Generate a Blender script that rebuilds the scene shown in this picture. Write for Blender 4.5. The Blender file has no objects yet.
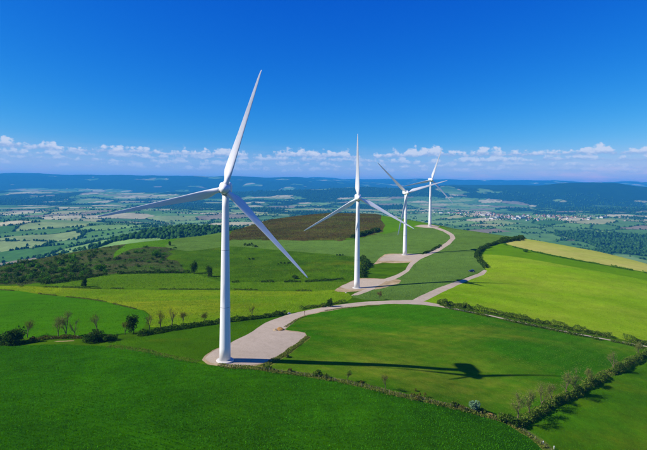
import bpy, bmesh, math, random
import numpy as np
from mathutils import Vector, Matrix
from mathutils.geometry import delaunay_2d_cdt
R = math.radians
random.seed(7)
rng = np.random.default_rng(11)
scn = bpy.context.scene
COL = scn.collection

# ------------------------------------------------------------------ camera
FPX, CX, CY = 462.0, 323.5, 200.0          # focal length / principal point in photograph pixels (647 x 450)
CAMZ, PITCH, ROLL = 66.9, R(2.0), R(0.62)
cam = bpy.data.cameras.new('camera'); camo = bpy.data.objects.new('camera', cam); COL.objects.link(camo)
cam.sensor_fit = 'HORIZONTAL'; cam.sensor_width = 36.0; cam.lens = 36.0 * FPX / 647.0
cam.shift_y = -25.0 / 647.0; cam.clip_start = 0.5; cam.clip_end = 120000.0
fwd = Vector((0, math.cos(PITCH), -math.sin(PITCH)))
up0 = Vector((0, math.sin(PITCH), math.cos(PITCH))); rt0 = Vector((1, 0, 0))
rt = rt0 * math.cos(ROLL) + up0 * math.sin(ROLL)
up = up0 * math.cos(ROLL) - rt0 * math.sin(ROLL)
m = Matrix((rt, up, -fwd)).transposed().to_4x4(); m.translation = Vector((0, 0, CAMZ))
camo.matrix_world = m
scn.camera = camo
scn.cycles.volume_bounces = 2

# ------------------------------------------------------------------ sun and sky
SUN_EL = R(37.0)
SUN_AZ = math.atan2(-0.974, -0.225)          # clockwise from +Y
sdir = Vector((math.sin(SUN_AZ) * math.cos(SUN_EL), math.cos(SUN_AZ) * math.cos(SUN_EL), math.sin(SUN_EL)))
sl = bpy.data.lights.new('sun', 'SUN'); sl.energy = 4.8; sl.angle = R(0.53); sl.color = (1.0, 0.945, 0.85)
so = bpy.data.objects.new('sun', sl); COL.objects.link(so)
so.rotation_euler = (-sdir).to_track_quat('-Z', 'Y').to_euler(); so.location = (-300, 60, 400)

world = bpy.data.worlds.new('World'); scn.world = world; world.use_nodes = True
wt = world.node_tree; wt.nodes.clear()
def WN(t, **k):
    n = wt.nodes.new(t)
    for a, b in k.items(): setattr(n, a, b)
    return n
def wmath(op, a, b=None, clamp=False):
    n = WN('ShaderNodeMath', operation=op, use_clamp=clamp)
    for i, v in enumerate((a, b)):
        if v is None: continue
        if isinstance(v, (int, float)): n.inputs[i].default_value = v
        else: wt.links.new(v, n.inputs[i])
    return n.outputs[0]
def wmaprange(v, a, b, c=0.0, d=1.0, smooth=True):
    n = WN('ShaderNodeMapRange'); n.interpolation_type = 'SMOOTHSTEP' if smooth else 'LINEAR'
    wt.links.new(v, n.inputs[0])
    for i, q in enumerate((a, b, c, d)): n.inputs[i + 1].default_value = q
    return n.outputs[0]
sky = WN('ShaderNodeTexSky', sky_type='NISHITA'); sky.sun_disc = False
sky.sun_elevation = SUN_EL; sky.sun_rotation = SUN_AZ % (2 * math.pi)
sky.altitude = 400; sky.air_density = 1.0; sky.dust_density = 0.25; sky.ozone_density = 4.0
spc = WN('ShaderNodeSeparateColor'); wt.links.new(sky.outputs[0], spc.inputs[0]); cbc = WN('ShaderNodeCombineColor')
for i, (ex, co) in enumerate(((3.4, 1.5), (1.44, 0.715), (0.5, 0.875))):     # polarised, strongly saturated blue over the whole dome
    wt.links.new(wmath('MULTIPLY', wmath('POWER', wmath('MULTIPLY', spc.outputs[i], 0.13), ex), co * 7.32), cbc.inputs[i])
# scattered cumulus low over the whole horizon, given by direction only
tc = WN('ShaderNodeTexCoord'); sep = WN('ShaderNodeSeparateXYZ'); wt.links.new(tc.outputs['Generated'], sep.inputs[0])
az = wmath('ARCTAN2', sep.outputs[0], sep.outputs[1]); el = wmath('ARCSINE', sep.outputs[2])
elx = wmath('DIVIDE', el, R(1.0))              # elevation in degrees
adeg = wmath('MULTIPLY', az, 57.2958)
def wnoise(x, y, scale, detail, rough=0.55):
    cmb = WN('ShaderNodeCombineXYZ')
    for i, v in enumerate((x, y)):
        if isinstance(v, (int, float)): cmb.inputs[i].default_value = v
        else: wt.links.new(v, cmb.inputs[i])
    n = WN('ShaderNodeTexNoise'); n.inputs['Scale'].default_value = scale; n.inputs['Detail'].default_value = detail; n.inputs['Roughness'].default_value = rough
    wt.links.new(cmb.outputs[0], n.inputs['Vector']); return n.outputs[0]
fluff = wmath('SUBTRACT', wnoise(adeg, wmath('MULTIPLY', elx, 1.7), 0.85, 8.0, 0.62), 0.5)
skycol = cbc.outputs[0]
# a thin veil low down, then four banks of cumulus, the farthest first
veil = wmath('MULTIPLY', wmath('MULTIPLY', wmaprange(elx, -0.6, 0.4), wmaprange(elx, 5.4, 1.2)), wmaprange(wnoise(wmath('MULTIPLY', adeg, 0.5), wmath('MULTIPLY', elx, 2.6), 0.5, 6.0, 0.6), 0.22, 0.62))
def over(col, fac, rgb):
    mx = WN('ShaderNodeMix', data_type='RGBA'); wt.links.new(fac, mx.inputs[0]); wt.links.new(col, mx.inputs[6])
    if isinstance(rgb, tuple): mx.inputs[7].default_value = rgb
    else: wt.links.new(rgb, mx.inputs[7])
    return mx.outputs[2]
skycol = over(skycol, wmath('MULTIPLY', veil, 0.75), (3.0, 4.1, 5.7, 1))
for i, (e0, A, thr, frq, op) in enumerate(((1.5, 2.4, 0.30, 0.60, 0.42), (2.1, 2.8, 0.32, 0.50, 0.55), (2.7, 3.8, 0.335, 0.36, 0.72), (3.35, 4.6, 0.355, 0.25, 0.88))):
    base = wmath('ADD', wmath('MULTIPLY', wmath('SUBTRACT', wnoise(adeg, 50.0 + i * 7.7, 0.06, 1.0), 0.5), 1.3), e0)
    top = wmath('MULTIPLY', wmath('MAXIMUM', wmath('SUBTRACT', wnoise(adeg, 11.0 + i * 23.7, frq, 4.0, 0.6), thr), 0.0), A)
    hgt = wmath('SUBTRACT', elx, base)
    cov = wmaprange(wmath('ADD', wmath('SUBTRACT', top, hgt), wmath('MULTIPLY', fluff, 2.6)), 0.0, 0.4)
    cov = wmath('MULTIPLY', cov, wmaprange(wmath('ADD', hgt, wmath('MULTIPLY', fluff, 0.9)), -0.12, 0.16))
    cov = wmath('MULTIPLY', cov, wmaprange(top, 0.0, 0.16))
    lit = wmaprange(wmath('ADD', hgt, wmath('MULTIPLY', fluff, 1.6)), -0.05, 0.55)
    cc = WN('ShaderNodeMix', data_type='RGBA'); wt.links.new(lit, cc.inputs[0])
    cc.inputs[6].default_value = (2.4, 3.4, 5.4, 1); cc.inputs[7].default_value = (5.4, 5.7, 6.5, 1)
    skycol = over(skycol, wmath('MULTIPLY', cov, op), cc.outputs[2])
bg = WN('ShaderNodeBackground'); bg.inputs[1].default_value = 0.10
wt.links.new(skycol, bg.inputs[0])
wo = WN('ShaderNodeOutputWorld'); wt.links.new(bg.outputs[0], wo.inputs[0])

vs = scn.view_settings
vs.view_transform = 'Standard'; vs.look = 'None'; vs.exposure = 0.45; vs.gamma = 1.0; vs.use_curve_mapping = False

# ------------------------------------------------------------------ helpers: numbers
def _hash(ix, iy, seed):
    h = (ix.astype(np.int64) * 374761393 + iy.astype(np.int64) * 668265263 + seed * 1442695041) & 0xffffffff
    h = ((h ^ (h >> 13)) * 1274126177) & 0xffffffff
    return ((h ^ (h >> 16)) & 0xffffff) / float(0xffffff)
def vnoise(x, y, seed=0):
    ix = np.floor(x); iy = np.floor(y); fx = x - ix; fy = y - iy
    fx = fx * fx * fx * (fx * (fx * 6 - 15) + 10); fy = fy * fy * fy * (fy * (fy * 6 - 15) + 10)
    a = _hash(ix, iy, seed); b = _hash(ix + 1, iy, seed); c = _hash(ix, iy + 1, seed); d = _hash(ix + 1, iy + 1, seed)
    return (a * (1 - fx) + b * fx) * (1 - fy) + (c * (1 - fx) + d * fx) * fy
def fbm(x, y, wl, octv=4, seed=0):
    s = 0.0; amp = 1.0; tot = 0.0; f = 1.0 / wl
    for o in range(octv):
        s = s + amp * (vnoise(x * f + 17.3 * o, y * f - 9.1 * o, seed + o) * 2 - 1); tot += amp; amp *= 0.5; f *= 2.03
    return s / tot
def sstep(a, b, v):
    t = np.clip((v - a) / (b - a), 0, 1); return t * t * (3 - 2 * t)

# ------------------------------------------------------------------ pixel -> direction, terrain
RT = np.array(rt); UP = np.array(up); FW = np.array(fwd)
def ray(px, py):
    px = np.asarray(px, float); py = np.asarray(py, float)
    d = FW[None] + ((px - CX) / FPX)[:, None] * RT[None] - ((py - CY) / FPX)[:, None] * UP[None]
    return d / np.hypot(d[:, 0], d[:, 1])[:, None]          # unit horizontal length
# ground heights judged from the towers (equal 65 m hubs) and from the lie of the land
CTRL = [(225,360.5,0),(357,288,-8),(404.5,254.9,-6.5),(430,226.3,9),
 (0,450,-1),(160,450,-2),(323,450,-6),(480,450,-14),(647,450,-26),(-200,450,-2),(860,450,-38),
 (0,341,-5),(110,342,-2.5),(262,366,-1.5),(320,378,-4.5),(430,400,-9),(520,428,-18),(475,373,-13),(400,345,-8),(560,385,-16),
 (290,313,-3),(340,305,-4),(400,302,-5),(440,305,-7),(540,325,-13.5),(647,345,-22),(600,300,-15),(520,285,-9),
 (0,290,-11),(100,295,-9),(200,300,-7),(60,275,-18),(0,280,-24),(0,262,-24),(50,256,-18),(-150,290,-25),(-150,345,-8),(110,245.5,-12),(150,260,-14),(195,270,-14),(150,242,-10),
 (225,236,-6),(300,262,-10),(250,280,-9),(300,292,-7),(340,240,-2),(270,222,2),(330,214.5,9),(372,217,9),
 (445,246,-2),(455,237,3),(487,271,-6.5),(460,281,-5.8),(500,238,2),(540,240,-2),(600,247,-8),(647,256,-13),(800,290,-30),(560,262,-7),(600,275,-11),(760,360,-32)]
cp = np.array(CTRL, float)
rr = ray(cp[:, 0], cp[:, 1]); dd = (cp[:, 2] - CAMZ) / rr[:, 2]
CXY = rr[:, :2] * dd[:, None]
extra = np.array([(0,30,-3),(0,-120,-8),(-250,-50,-12),(250,-50,-34),(-500,150,-30),(500,150,-60)], float)
CXY = np.vstack([CXY, extra[:, :2]]); CZ = np.concatenate([cp[:, 2], extra[:, 2]])
SC = 300.0
def _tps(r2): return 0.5 * r2 * np.log(np.maximum(r2, 1e-9))
_P = CXY / SC; _n = len(_P)
_K = _tps(((_P[:, None] - _P[None]) ** 2).sum(-1)) + np.eye(_n) * 0.004
_A = np.zeros((_n + 3, _n + 3)); _A[:_n, :_n] = _K; _A[:_n, _n] = 1; _A[:_n, _n + 1:] = _P; _A[_n, :_n] = 1; _A[_n + 1:, :_n] = _P.T
_w = np.linalg.solve(_A, np.concatenate([CZ, np.zeros(3)]))
def plateau(x, y):
    sh = np.shape(x); q = np.stack([np.ravel(x), np.ravel(y)], 1) / SC; out = np.empty(len(q))
    for i in range(0, len(q), 40000):
        b = q[i:i + 40000]
        out[i:i + 40000] = _tps(((b[:, None] - _P[None]) ** 2).sum(-1)) @ _w[:_n] + _w[_n] + b @ _w[_n + 1:]
    return out.reshape(sh)
# distance of the hill's brow from the viewpoint's plumb line, by bearing
_bp = np.array([-400,-150,0,60,110,150,200,240,270,330,375,400,430,455,500,540,600,647,760,1000], float)
_bd = np.array([430,470,570,580,600,620,640,690,800,900,880,790,690,640,625,625,605,575,510,440], float)
_baz = np.arctan((_bp - CX) / FPX)
def brow(azm): return np.interp(azm, _baz, _bd)
def valley(x, y):
    d = np.hypot(x, y)
    v = -236 + 52 * fbm(x, y, 1900, 4, 3) + 9 * fbm(x, y, 500, 3, 9) + 75 * sstep(6500, 2500, d) * sstep(1100, -300, x) * (fbm(x, y, 1100, 3, 13) + 0.25)
    v = v + 105 * np.exp(-(((x + 430) / 420) ** 2 + ((y - 1500) / 330) ** 2))      # wooded knoll beyond the heath
    v = v + 55 * np.exp(-(((x + 1500) / 900) ** 2 + ((y - 2700) / 500) ** 2))
    wob = 900 * fbm(x, y * 0.3, 5200, 3, 21)
    yy = y + wob
    rgh = 1 + 0.42 * fbm(x, y, 1700, 4, 31)
    lw = sstep(3500, -1500, x)                                                       # hills of the left half
    v = v + 185 * rgh * np.exp(-((yy - 8600) / 1100) ** 2) * (0.30 + 0.70 * lw) * (0.75 + 0.4 * fbm(x, y, 4200, 2, 5))
    v = v + (500 + 75 * fbm(x, y, 3600, 4, 41) + 95 * fbm(x, y, 1500, 4, 43)) * sstep(10500, 15500, yy) * lw
    rw = 1 - lw
    v = v + (262 * rgh) * sstep(6700, 9000, yy) * rw * (1 - 0.35 * sstep(10500, 14000, yy))
    v = v + (395 + 60 * fbm(x, y, 5200, 4, 51)) * sstep(15000, 21500, y + 0.5 * wob) * rw * 0.92
    return v
def height_full(x, y):
    x = np.asarray(x, float); y = np.asarray(y, float)
    d = np.hypot(x, y); a = np.arctan2(x, np.maximum(y, 1e-6)); a = np.where(y < 1, np.sign(x) * 1.2, a); a = np.clip(a, -1.2, 1.2)
    b = brow(a); dc = np.minimum(d, b + 60); k = dc / np.maximum(d, 1e-6)
    p = plateau(x * k, y * k) + 0.3 * fbm(x, y, 45, 3, 77)
    p = p + 2.2 * (fbm(x, y, 55, 3, 78) + 0.1) * np.exp(-(((x + 50) / 130) ** 2 + ((y - 475) / 60) ** 2))     # hummocks of the rough pasture
    s = sstep(0, 1, (d - b) / (620 + 180 * fbm(x, y, 700, 2, 8)))
    far = d > b
    v = np.where(far, valley(x, y), 0.0)
    return p * (1 - s) + v * s
GX0, GY0, GST, GNX, GNY = -1750.0, -60.0, 5.0, 701, 373
_gx, _gy = np.meshgrid(GX0 + GST * np.arange(GNX), GY0 + GST * np.arange(GNY))
_GH = height_full(_gx, _gy)
def height(x, y):
    """ground height: cubic-smooth table of the hill, the valley function beyond it"""
    x = np.asarray(x, float); y = np.asarray(y, float); sh = np.broadcast(x, y).shape
    x = np.broadcast_to(x, sh).ravel(); y = np.broadcast_to(y, sh).ravel()
    u = (x - GX0) / GST; v = (y - GY0) / GST
    ins = (u >= 0) & (v >= 0) & (u < GNX - 1) & (v < GNY - 1)
    iu = np.clip(np.floor(u).astype(int), 0, GNX - 2); iv = np.clip(np.floor(v).astype(int), 0, GNY - 2); fu = u - iu; fv = v - iv
    h = (_GH[iv, iu] * (1 - fu) + _GH[iv, iu + 1] * fu) * (1 - fv) + (_GH[iv + 1, iu] * (1 - fu) + _GH[iv + 1, iu + 1] * fu) * fv
    if not ins.all():
        o = ~ins; h = h.copy(); h[o] = valley(x[o], y[o])
    return h.reshape(sh)
def hit(px, py, limit=True):
    """where the line of sight through photograph pixels meets the ground"""
    px = np.atleast_1d(np.asarray(px, float)); py = np.atleast_1d(np.asarray(py, float))
    r = ray(px, py); a = np.arctan2(r[:, 0], r[:, 1]); mx = brow(np.clip(a, -1.2, 1.2)) + 90
    lo = np.full(len(px), 14.0); N = 260; res = mx.copy(); done = np.zeros(len(px), bool); prev = lo.copy()
    for i in range(1, N + 1):
        t = 14.0 * (mx / 14.0) ** (i / N)
        h = height(r[:, 0] * t, r[:, 1] * t); below = (CAMZ + r[:, 2] * t < h) & ~done
        res = np.where(below, t, res); lo = np.where(below, prev, lo); done |= below; prev = np.where(done, prev, t)
    hi = res.copy()
    for _ in range(14):
        mid = 0.5 * (lo + hi); h = height(r[:, 0] * mid, r[:, 1] * mid); b = CAMZ + r[:, 2] * mid < h
        hi = np.where(b & done, mid, hi); lo = np.where(~b & done, mid, lo)
    t = np.where(done, hi, mx)
    return np.stack([r[:, 0] * t, r[:, 1] * t], 1)
def on_ground(px, py):
    q = hit([px], [py])[0]; return Vector((q[0], q[1], float(height(q[0], q[1]))))

# ------------------------------------------------------------------ helpers: objects
def tag(o, label=None, cat=None, group=None, kind=None):
    if label: o['label'] = label
    if cat: o['category'] = cat
    if group: o['group'] = group
    if kind: o['kind'] = kind
    return o
def mesh_np(name, V, F, mat, parent=None, smooth=False, mats=None, midx=None):
    """V (n,3), F (m,k) equal-length faces"""
    V = np.asarray(V, np.float32); F = np.asarray(F, np.int32)
    me = bpy.data.meshes.new(name); k = F.shape[1]
    me.vertices.add(len(V)); me.vertices.foreach_set('co', V.ravel())
    me.loops.add(F.size); me.loops.foreach_set('vertex_index', F.ravel())
    me.polygons.add(len(F)); me.polygons.foreach_set('loop_start', np.arange(0, F.size, k, dtype=np.int32))
    if smooth: me.polygons.foreach_set('use_smooth', np.ones(len(F), bool))
    for mm in (mats or [mat]): me.materials.append(mm)
    if midx is not None: me.polygons.foreach_set('material_index', np.asarray(midx, np.int32))
    me.update(calc_edges=True); me.validate()
    o = bpy.data.objects.new(name, me); COL.objects.link(o)
    if parent: o.parent = parent
    return o
def bm_obj(name, bm, mat, parent=None, smooth=False):
    me = bpy.data.meshes.new(name); bm.to_mesh(me); bm.free()
    if smooth:
        for p in me.polygons: p.use_smooth = True
    me.materials.append(mat)
    o = bpy.data.objects.new(name, me); COL.objects.link(o)
    if parent: o.parent = parent
    return o
def empty(name, loc, rz=0.0):
    o = bpy.data.objects.new(name, None); COL.objects.link(o); o.location = loc; o.rotation_euler = (0, 0, rz); o.empty_display_size = 0.5
    return o
def copy_tree(o, parent=None):
    c = o.copy(); COL.objects.link(c); c.parent = parent
    for ch in list(o.children): copy_tree(ch, c)
    return c
def box(bm, x0, x1, y0, y1, z0, z1, M=None):
    vs_ = [bm.verts.new((x, y, z)) for z in (z0, z1) for y in (y0, y1) for x in (x0, x1)]
    for f in ((0,2,3,1),(4,5,7,6),(0,1,5,4),(2,6,7,3),(0,4,6,2),(1,3,7,5)): bm.faces.new([vs_[i] for i in f])
    if M: bmesh.ops.transform(bm, matrix=M, verts=vs_)
    return vs_
def rings(bm, rs, close=(True, True)):
    """rs: list of rings, each list of points of one length; skin them"""
    R_ = [[bm.verts.new(p) for p in r] for r in rs]
    n = len(R_[0])
    for a, b in zip(R_[:-1], R_[1:]):
        for i in range(n): bm.faces.new((a[i], a[(i + 1) % n], b[(i + 1) % n], b[i]))
    if close[0]: bm.faces.new(R_[0][::-1])
    if close[1]: bm.faces.new(R_[-1])
def circ(r, z, n=32, ph=0.0): return [(r * math.cos(2 * math.pi * i / n + ph), r * math.sin(2 * math.pi * i / n + ph), z) for i in range(n)]

# ------------------------------------------------------------------ materials
def L(h):
    h = h.lstrip('#'); c = [int(h[i:i + 2], 16) / 255 for i in (0, 2, 4)]
    return tuple((v / 12.92 if v <= 0.04045 else ((v + 0.055) / 1.055) ** 2.4) for v in c) + (1.0,)
class NT:
    def __init__(s, name):
        s.m = bpy.data.materials.new(name); s.m.use_nodes = True; s.t = s.m.node_tree; s.t.nodes.clear()
        s.out = s.t.nodes.new('ShaderNodeOutputMaterial')
    def n(s, t, **k):
        q = s.t.nodes.new(t)
        for a, b in k.items(): setattr(q, a, b)
        return q
    def l(s, a, b): s.t.links.new(a, b)
    def noise(s, vec, scale, detail=4, rough=0.55, dist=0.0):
        q = s.n('ShaderNodeTexNoise'); q.inputs['Scale'].default_value = scale; q.inputs['Detail'].default_value = detail
        q.inputs['Roughness'].default_value = rough; q.inputs['Distortion'].default_value = dist
        s.l(vec, q.inputs['Vector']); return q.outputs[0]
    def mr(s, v, a, b, c=0.0, d=1.0):
        q = s.n('ShaderNodeMapRange'); s.l(v, q.inputs[0])
        for i, w in enumerate((a, b, c, d)): q.inputs[i + 1].default_value = w
        return q.outputs[0]
    def mix(s, f, a, b, mode='MIX'):
        q = s.n('ShaderNodeMix', data_type='RGBA', blend_type=mode)
        for i, v in ((0, f), (6, a), (7, b)):
            if isinstance(v, (int, float)): q.inputs[i].default_value = v
            elif isinstance(v, tuple): q.inputs[i].default_value = v
            else: s.l(v, q.inputs[i])
        return q.outputs[2]
    def math(s, op, a, b):
        q = s.n('ShaderNodeMath', operation=op)
        for i, v in enumerate((a, b)):
            if isinstance(v, (int, float)): q.inputs[i].default_value = v
            else: s.l(v, q.inputs[i])
        return q.outputs[0]
    def pos(s, rot=0.0, scale=(1, 1, 1)):
        g = s.n('ShaderNodeTexCoord'); mp = s.n('ShaderNodeMapping'); mp.inputs['Rotation'].default_value = (0, 0, rot); mp.inputs['Scale'].default_value = scale
        s.l(g.outputs['Object'], mp.inputs['Vector']); return mp.outputs[0]
    def bsdf(s, col, rough=0.9, spec=0.1, bump=None, bstr=0.3, bdist=0.3, metal=0.0):
        p = s.n('ShaderNodeBsdfPrincipled'); p.inputs['Roughness'].default_value = rough; p.inputs['Specular IOR Level'].default_value = spec; p.inputs['Metallic'].default_value = metal
        if isinstance(col, tuple): p.inputs['Base Color'].default_value = col
        else: s.l(col, p.inputs['Base Color'])
        if bump is not None:
            b = s.n('ShaderNodeBump'); b.inputs['Strength'].default_value = bstr; b.inputs['Distance'].default_value = bdist
            s.l(bump, b.inputs['Height']); s.l(b.outputs[0], p.inputs['Normal'])
        s.l(p.outputs[0], s.out.inputs[0]); return p

_L = L
def field_mat(name, c1, c2, big=0.02, patch=None, pscale=0.03, plo=0.55, phi=0.7, rows=None, fine=0.22, bstr=0.5, bdist=0.25, mul=(1, 1, 1)):
    k = NT(name); L = lambda h: tuple(a * b for a, b in zip(_L(h), mul)) + (1.0,); P = k.pos()
    col = k.mix(k.mr(k.noise(P, big, 4, 0.6, 0.6), 0.35, 0.65), L(c1), L(c2))
    if patch: # stretched bare or dry streaks
        ang, pc = patch[1], L(patch[0])
        PP = k.pos(ang, (0.35, 1, 1))
        f = k.mr(k.noise(PP, pscale, 6, 0.62, 0.4), plo, phi)
        f2 = k.mr(k.noise(PP, pscale * 9, 5, 0.6), 0.35, 0.65)
        col = k.mix(k.math('MULTIPLY', f, k.math('ADD', k.math('MULTIPLY', f2, 0.6), 0.3)), col, pc)
    tone = k.noise(k.pos(0.25, (0.5, 1, 1)), 0.022, 5, 0.62, 1.0)
    col = k.mix(1.0, col, k.n_gray(k.mr(tone, 0.3, 0.7, 1 - 0.9 * fine, 1 + 0.9 * fine)), 'MULTIPLY')
    fn = k.noise(P, 0.75, 8, 0.75); fn2 = k.noise(k.pos(0.7, (1, 0.5, 1)), 2.2, 5, 0.7); mid = k.noise(P, 0.13, 4, 0.6)
    h = k.math('ADD', fn, k.math('MULTIPLY', fn2, 0.6))
    if rows:
        for ang, wl, st in rows:
            w = k.n('ShaderNodeTexWave', wave_type='BANDS', bands_direction='X'); w.inputs['Scale'].default_value = 0.314 / wl
            w.inputs['Distortion'].default_value = 1.2; w.inputs['Detail'].default_value = 2.0; w.inputs['Detail Scale'].default_value = 0.6
            k.l(k.pos(ang), w.inputs['Vector'])
            h = k.math('ADD', h, k.math('MULTIPLY', w.outputs[1], st))
            col = k.mix(1.0, col, k.n_gray(k.mr(w.outputs[1], 0, 1, 1 - 0.30 * st, 1 + 0.12 * st)), 'MULTIPLY')
    v = k.mr(k.math('ADD', k.math('MULTIPLY', fn, 0.6), k.math('ADD', k.math('MULTIPLY', mid, 0.5), k.math('MULTIPLY', fn2, 0.5))), 0.58, 1.02, 1 - 1.5 * fine, 1 + 1.5 * fine)
    col = k.mix(1.0, col, k.n_gray(v), 'MULTIPLY')
    k.bsdf(col, 1.0, 0.0, h, bstr, bdist)
    return k.m
def _gray(s, v):
    c = s.n('ShaderNodeCombineColor')
    for i in range(3): s.l(v, c.inputs[i])
    return c.outputs[0]
NT.n_gray = _gray

M = {}
M['wheat'] = field_mat('dark_green_crop', '#1d5c05', '#2a6d06', 0.012, rows=[(R(72), 3.2, 0.35), (R(72), 24.0, 0.10)], fine=0.28, mul=(1.4, 0.8, 0.3))
M['paddock'] = field_mat('paddock_grass', '#3f7a0a', '#4c8810', 0.02, patch=('#7d8430', 0.3), pscale=0.035, plo=0.6, phi=0.75, mul=(0.75, 0.55, 0.2))
M['bright'] = field_mat('young_green_crop', '#3a8a08', '#45960c', 0.015, rows=[(R(80), 9.0, 0.16)], fine=0.16, mul=(0.9, 0.57, 0.2))
M['yellowgreen'] = field_mat('yellow_green_meadow', '#7d9a14', '#6a8f12', 0.018, patch=('#a3a22a', 0.05), pscale=0.02, plo=0.45, phi=0.62, fine=0.2, mul=(0.60, 0.68, 0.3))
M['strip'] = field_mat('meadow_strip', '#4c8a14', '#568f1c', 0.02, fine=0.16, mul=(0.9, 0.58, 0.3))
M['heath'] = field_mat('scrub_heath', '#464e26', '#3e5a1a', 0.035, patch=('#584e38', 0.2), pscale=0.05, plo=0.45, phi=0.6, fine=0.35, mul=(0.8, 0.85, 0.8))
M['brown'] = field_mat('brown_heath', '#54452c', '#4c4a26', 0.02, patch=('#5c6a26', 0.1), pscale=0.03, plo=0.46, phi=0.66, fine=0.4, mul=(0.82, 0.8, 0.5))
M['greycrop'] = field_mat('grey_green_crop', '#5f8c40', '#5a8636', 0.01, rows=[(R(60), 14.0, 0.08)], fine=0.18, mul=(0.82, 0.66, 0.5))
M['lush'] = field_mat('lush_pasture', '#4d8d10', '#43820c', 0.012, fine=0.16, mul=(1.05, 0.72, 0.5))
M['pasture'] = field_mat('rough_pasture', '#46830f', '#336c0a', 0.03, patch=('#6f8c28', 0.1), pscale=0.03, plo=0.58, phi=0.75, fine=0.26, mul=(1.0, 0.58, 0.35))
M['lime'] = field_mat('lime_green_crop', '#7fa20a', '#9cb01c', 0.008, patch=('#b0b044', -0.25), pscale=0.018, plo=0.42, phi=0.66, rows=[(R(-70), 24.0, 0.16), (R(-70), 4.0, 0.12)], fine=0.16, mul=(0.63, 0.76, 0.4))
M['limestrip'] = field_mat('green_strip_crop', '#528f06', '#5c9a08', 0.012, fine=0.12, mul=(0.95, 0.68, 0.3))
M['tanfield'] = field_mat('ripening_field', '#aaa444', '#b6a654', 0.012, patch=('#92a42a', 0.1), pscale=0.02, plo=0.5, phi=0.7, fine=0.12, mul=(0.86, 0.96, 1.0))
M['midfield'] = field_mat('stubbly_meadow', '#4d8008', '#437807', 0.014, patch=('#9a9438', -0.55), pscale=0.03, plo=0.44, phi=0.66, rows=[(R(52), 5.0, 0.22)], fine=0.2, mul=(0.52, 0.68, 0.3))
M['corner'] = field_mat('corner_meadow', '#4a8409', '#3f7a08', 0.03, patch=('#6f8a1c', 0.0), pscale=0.05, plo=0.52, phi=0.7, fine=0.24, mul=(0.8, 0.68, 0.2))
M['verge'] = field_mat('rough_verge', '#5f8026', '#7a8436', 0.09, patch=('#80703c', 0.0), pscale=0.08, plo=0.55, phi=0.68, fine=0.35, bstr=0.8, mul=(0.8, 0.75, 0.6))
M['soil'] = field_mat('bare_soil', '#a08a66', '#b09c78', 0.2, patch=('#86704a', 0.3), pscale=0.15, plo=0.5, phi=0.62, fine=0.25)

def gravel_mat():
    k = NT('pale_gravel'); P = k.pos()
    col = k.mix(k.mr(k.noise(P, 0.06, 5, 0.6, 0.5), 0.35, 0.7), L('#ab9a82'), L('#baa890'))
    col = k.mix(k.mr(k.noise(P, 0.4, 5, 0.7), 0.5, 0.75, 0, 0.5), col, L('#958569'))
    f = k.noise(P, 3.0, 5, 0.7)
    col = k.mix(1.0, col, k.n_gray(k.mr(f, 0.3, 0.7, 0.8, 1.14)), 'MULTIPLY')
    k.bsdf(col, 0.95, 0.1, f, 0.4, 0.06); return k.m
M['gravel'] = gravel_mat()

def foliage_mat(name, dark, light, trans=0.3, tip=None, mott=None):
    k = NT(name); g = k.n('ShaderNodeNewGeometry')
    r = g.outputs['Random Per Island']
    col = k.mix(r, L(dark), L(light))
    if tip: col = k.mix(k.mr(k.math('FRACT', k.math('MULTIPLY', r, 7.31), 0), 0.6, 0.85), col, L(tip))
    if mott is not None:      # uneven growth: broad streaks along the drilling direction, and blotches
        a = k.noise(k.pos(mott[0], (0.16, 1, 1)), mott[1], 5, 0.65, 0.3); b = k.noise(k.pos(), mott[1] * 0.35, 4, 0.6, 0.8)
        v = k.mr(k.math('ADD', k.math('MULTIPLY', a, 0.6), k.math('MULTIPLY', b, 0.6)), 0.42, 0.78, 1 - mott[2], 1 + mott[2])
        col = k.mix(1.0, col, k.n_gray(v), 'MULTIPLY')
        if len(mott) > 3: col = k.mix(k.mr(k.noise(k.pos(mott[0], (0.12, 1, 1)), mott[1] * 0.8, 6, 0.65), 0.5, 0.68, 0, 0.65), col, L(mott[3]))
    d = k.n('ShaderNodeBsdfDiffuse'); t = k.n('ShaderNodeBsdfTranslucent'); mx = k.n('ShaderNodeMixShader'); mx.inputs[0].default_value = trans
    k.l(col, d.inputs[0]); k.l(col, t.inputs[0]); k.l(d.outputs[0], mx.inputs[1]); k.l(t.outputs[0], mx.inputs[2]); k.l(mx.outputs[0], k.out.inputs[0])
    return k.m
M['leaf_dark'] = foliage_mat('dark_hedge_leaves', '#1c3a0c', '#3f6219', tip='#566c28')
M['leaf_mid'] = foliage_mat('hedge_leaves', '#34540f', '#648424', tip='#7c8638')
M['leaf_fresh'] = foliage_mat('fresh_green_leaves', '#3a6a10', '#5f8f20')
M['leaf_pale'] = foliage_mat('pale_spring_leaves', '#566a22', '#7f8a3c', tip='#8a8850')
M['leaf_silver'] = foliage_mat('silver_green_leaves', '#5f8058', '#86a67c')
M['leaf_brown'] = foliage_mat('budding_brown_twigs', '#4c5018', '#74762c', tip='#70682c')
M['leaf_dry'] = foliage_mat('dry_verge_grass', '#4f6c1a', '#828a3a', tip='#807a40')
M['leaf_heath'] = foliage_mat('heath_shrub_leaves', '#3a5218', '#567a26')
M['leaf_far'] = foliage_mat('valley_tree_leaves', '#1c3a14', '#365a22', trans=0.0)
def plain(name, c, rough=0.7, spec=0.3, var=0.12, sc=1.0, metal=0.0):
    k = NT(name); f = k.noise(k.pos(), sc, 5, 0.6)
    col = k.mix(1.0, L(c), k.n_gray(k.mr(f, 0.3, 0.7, 1 - var, 1 + var)), 'MULTIPLY'); k.bsdf(col, rough, spec, metal=metal); return k.m
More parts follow.
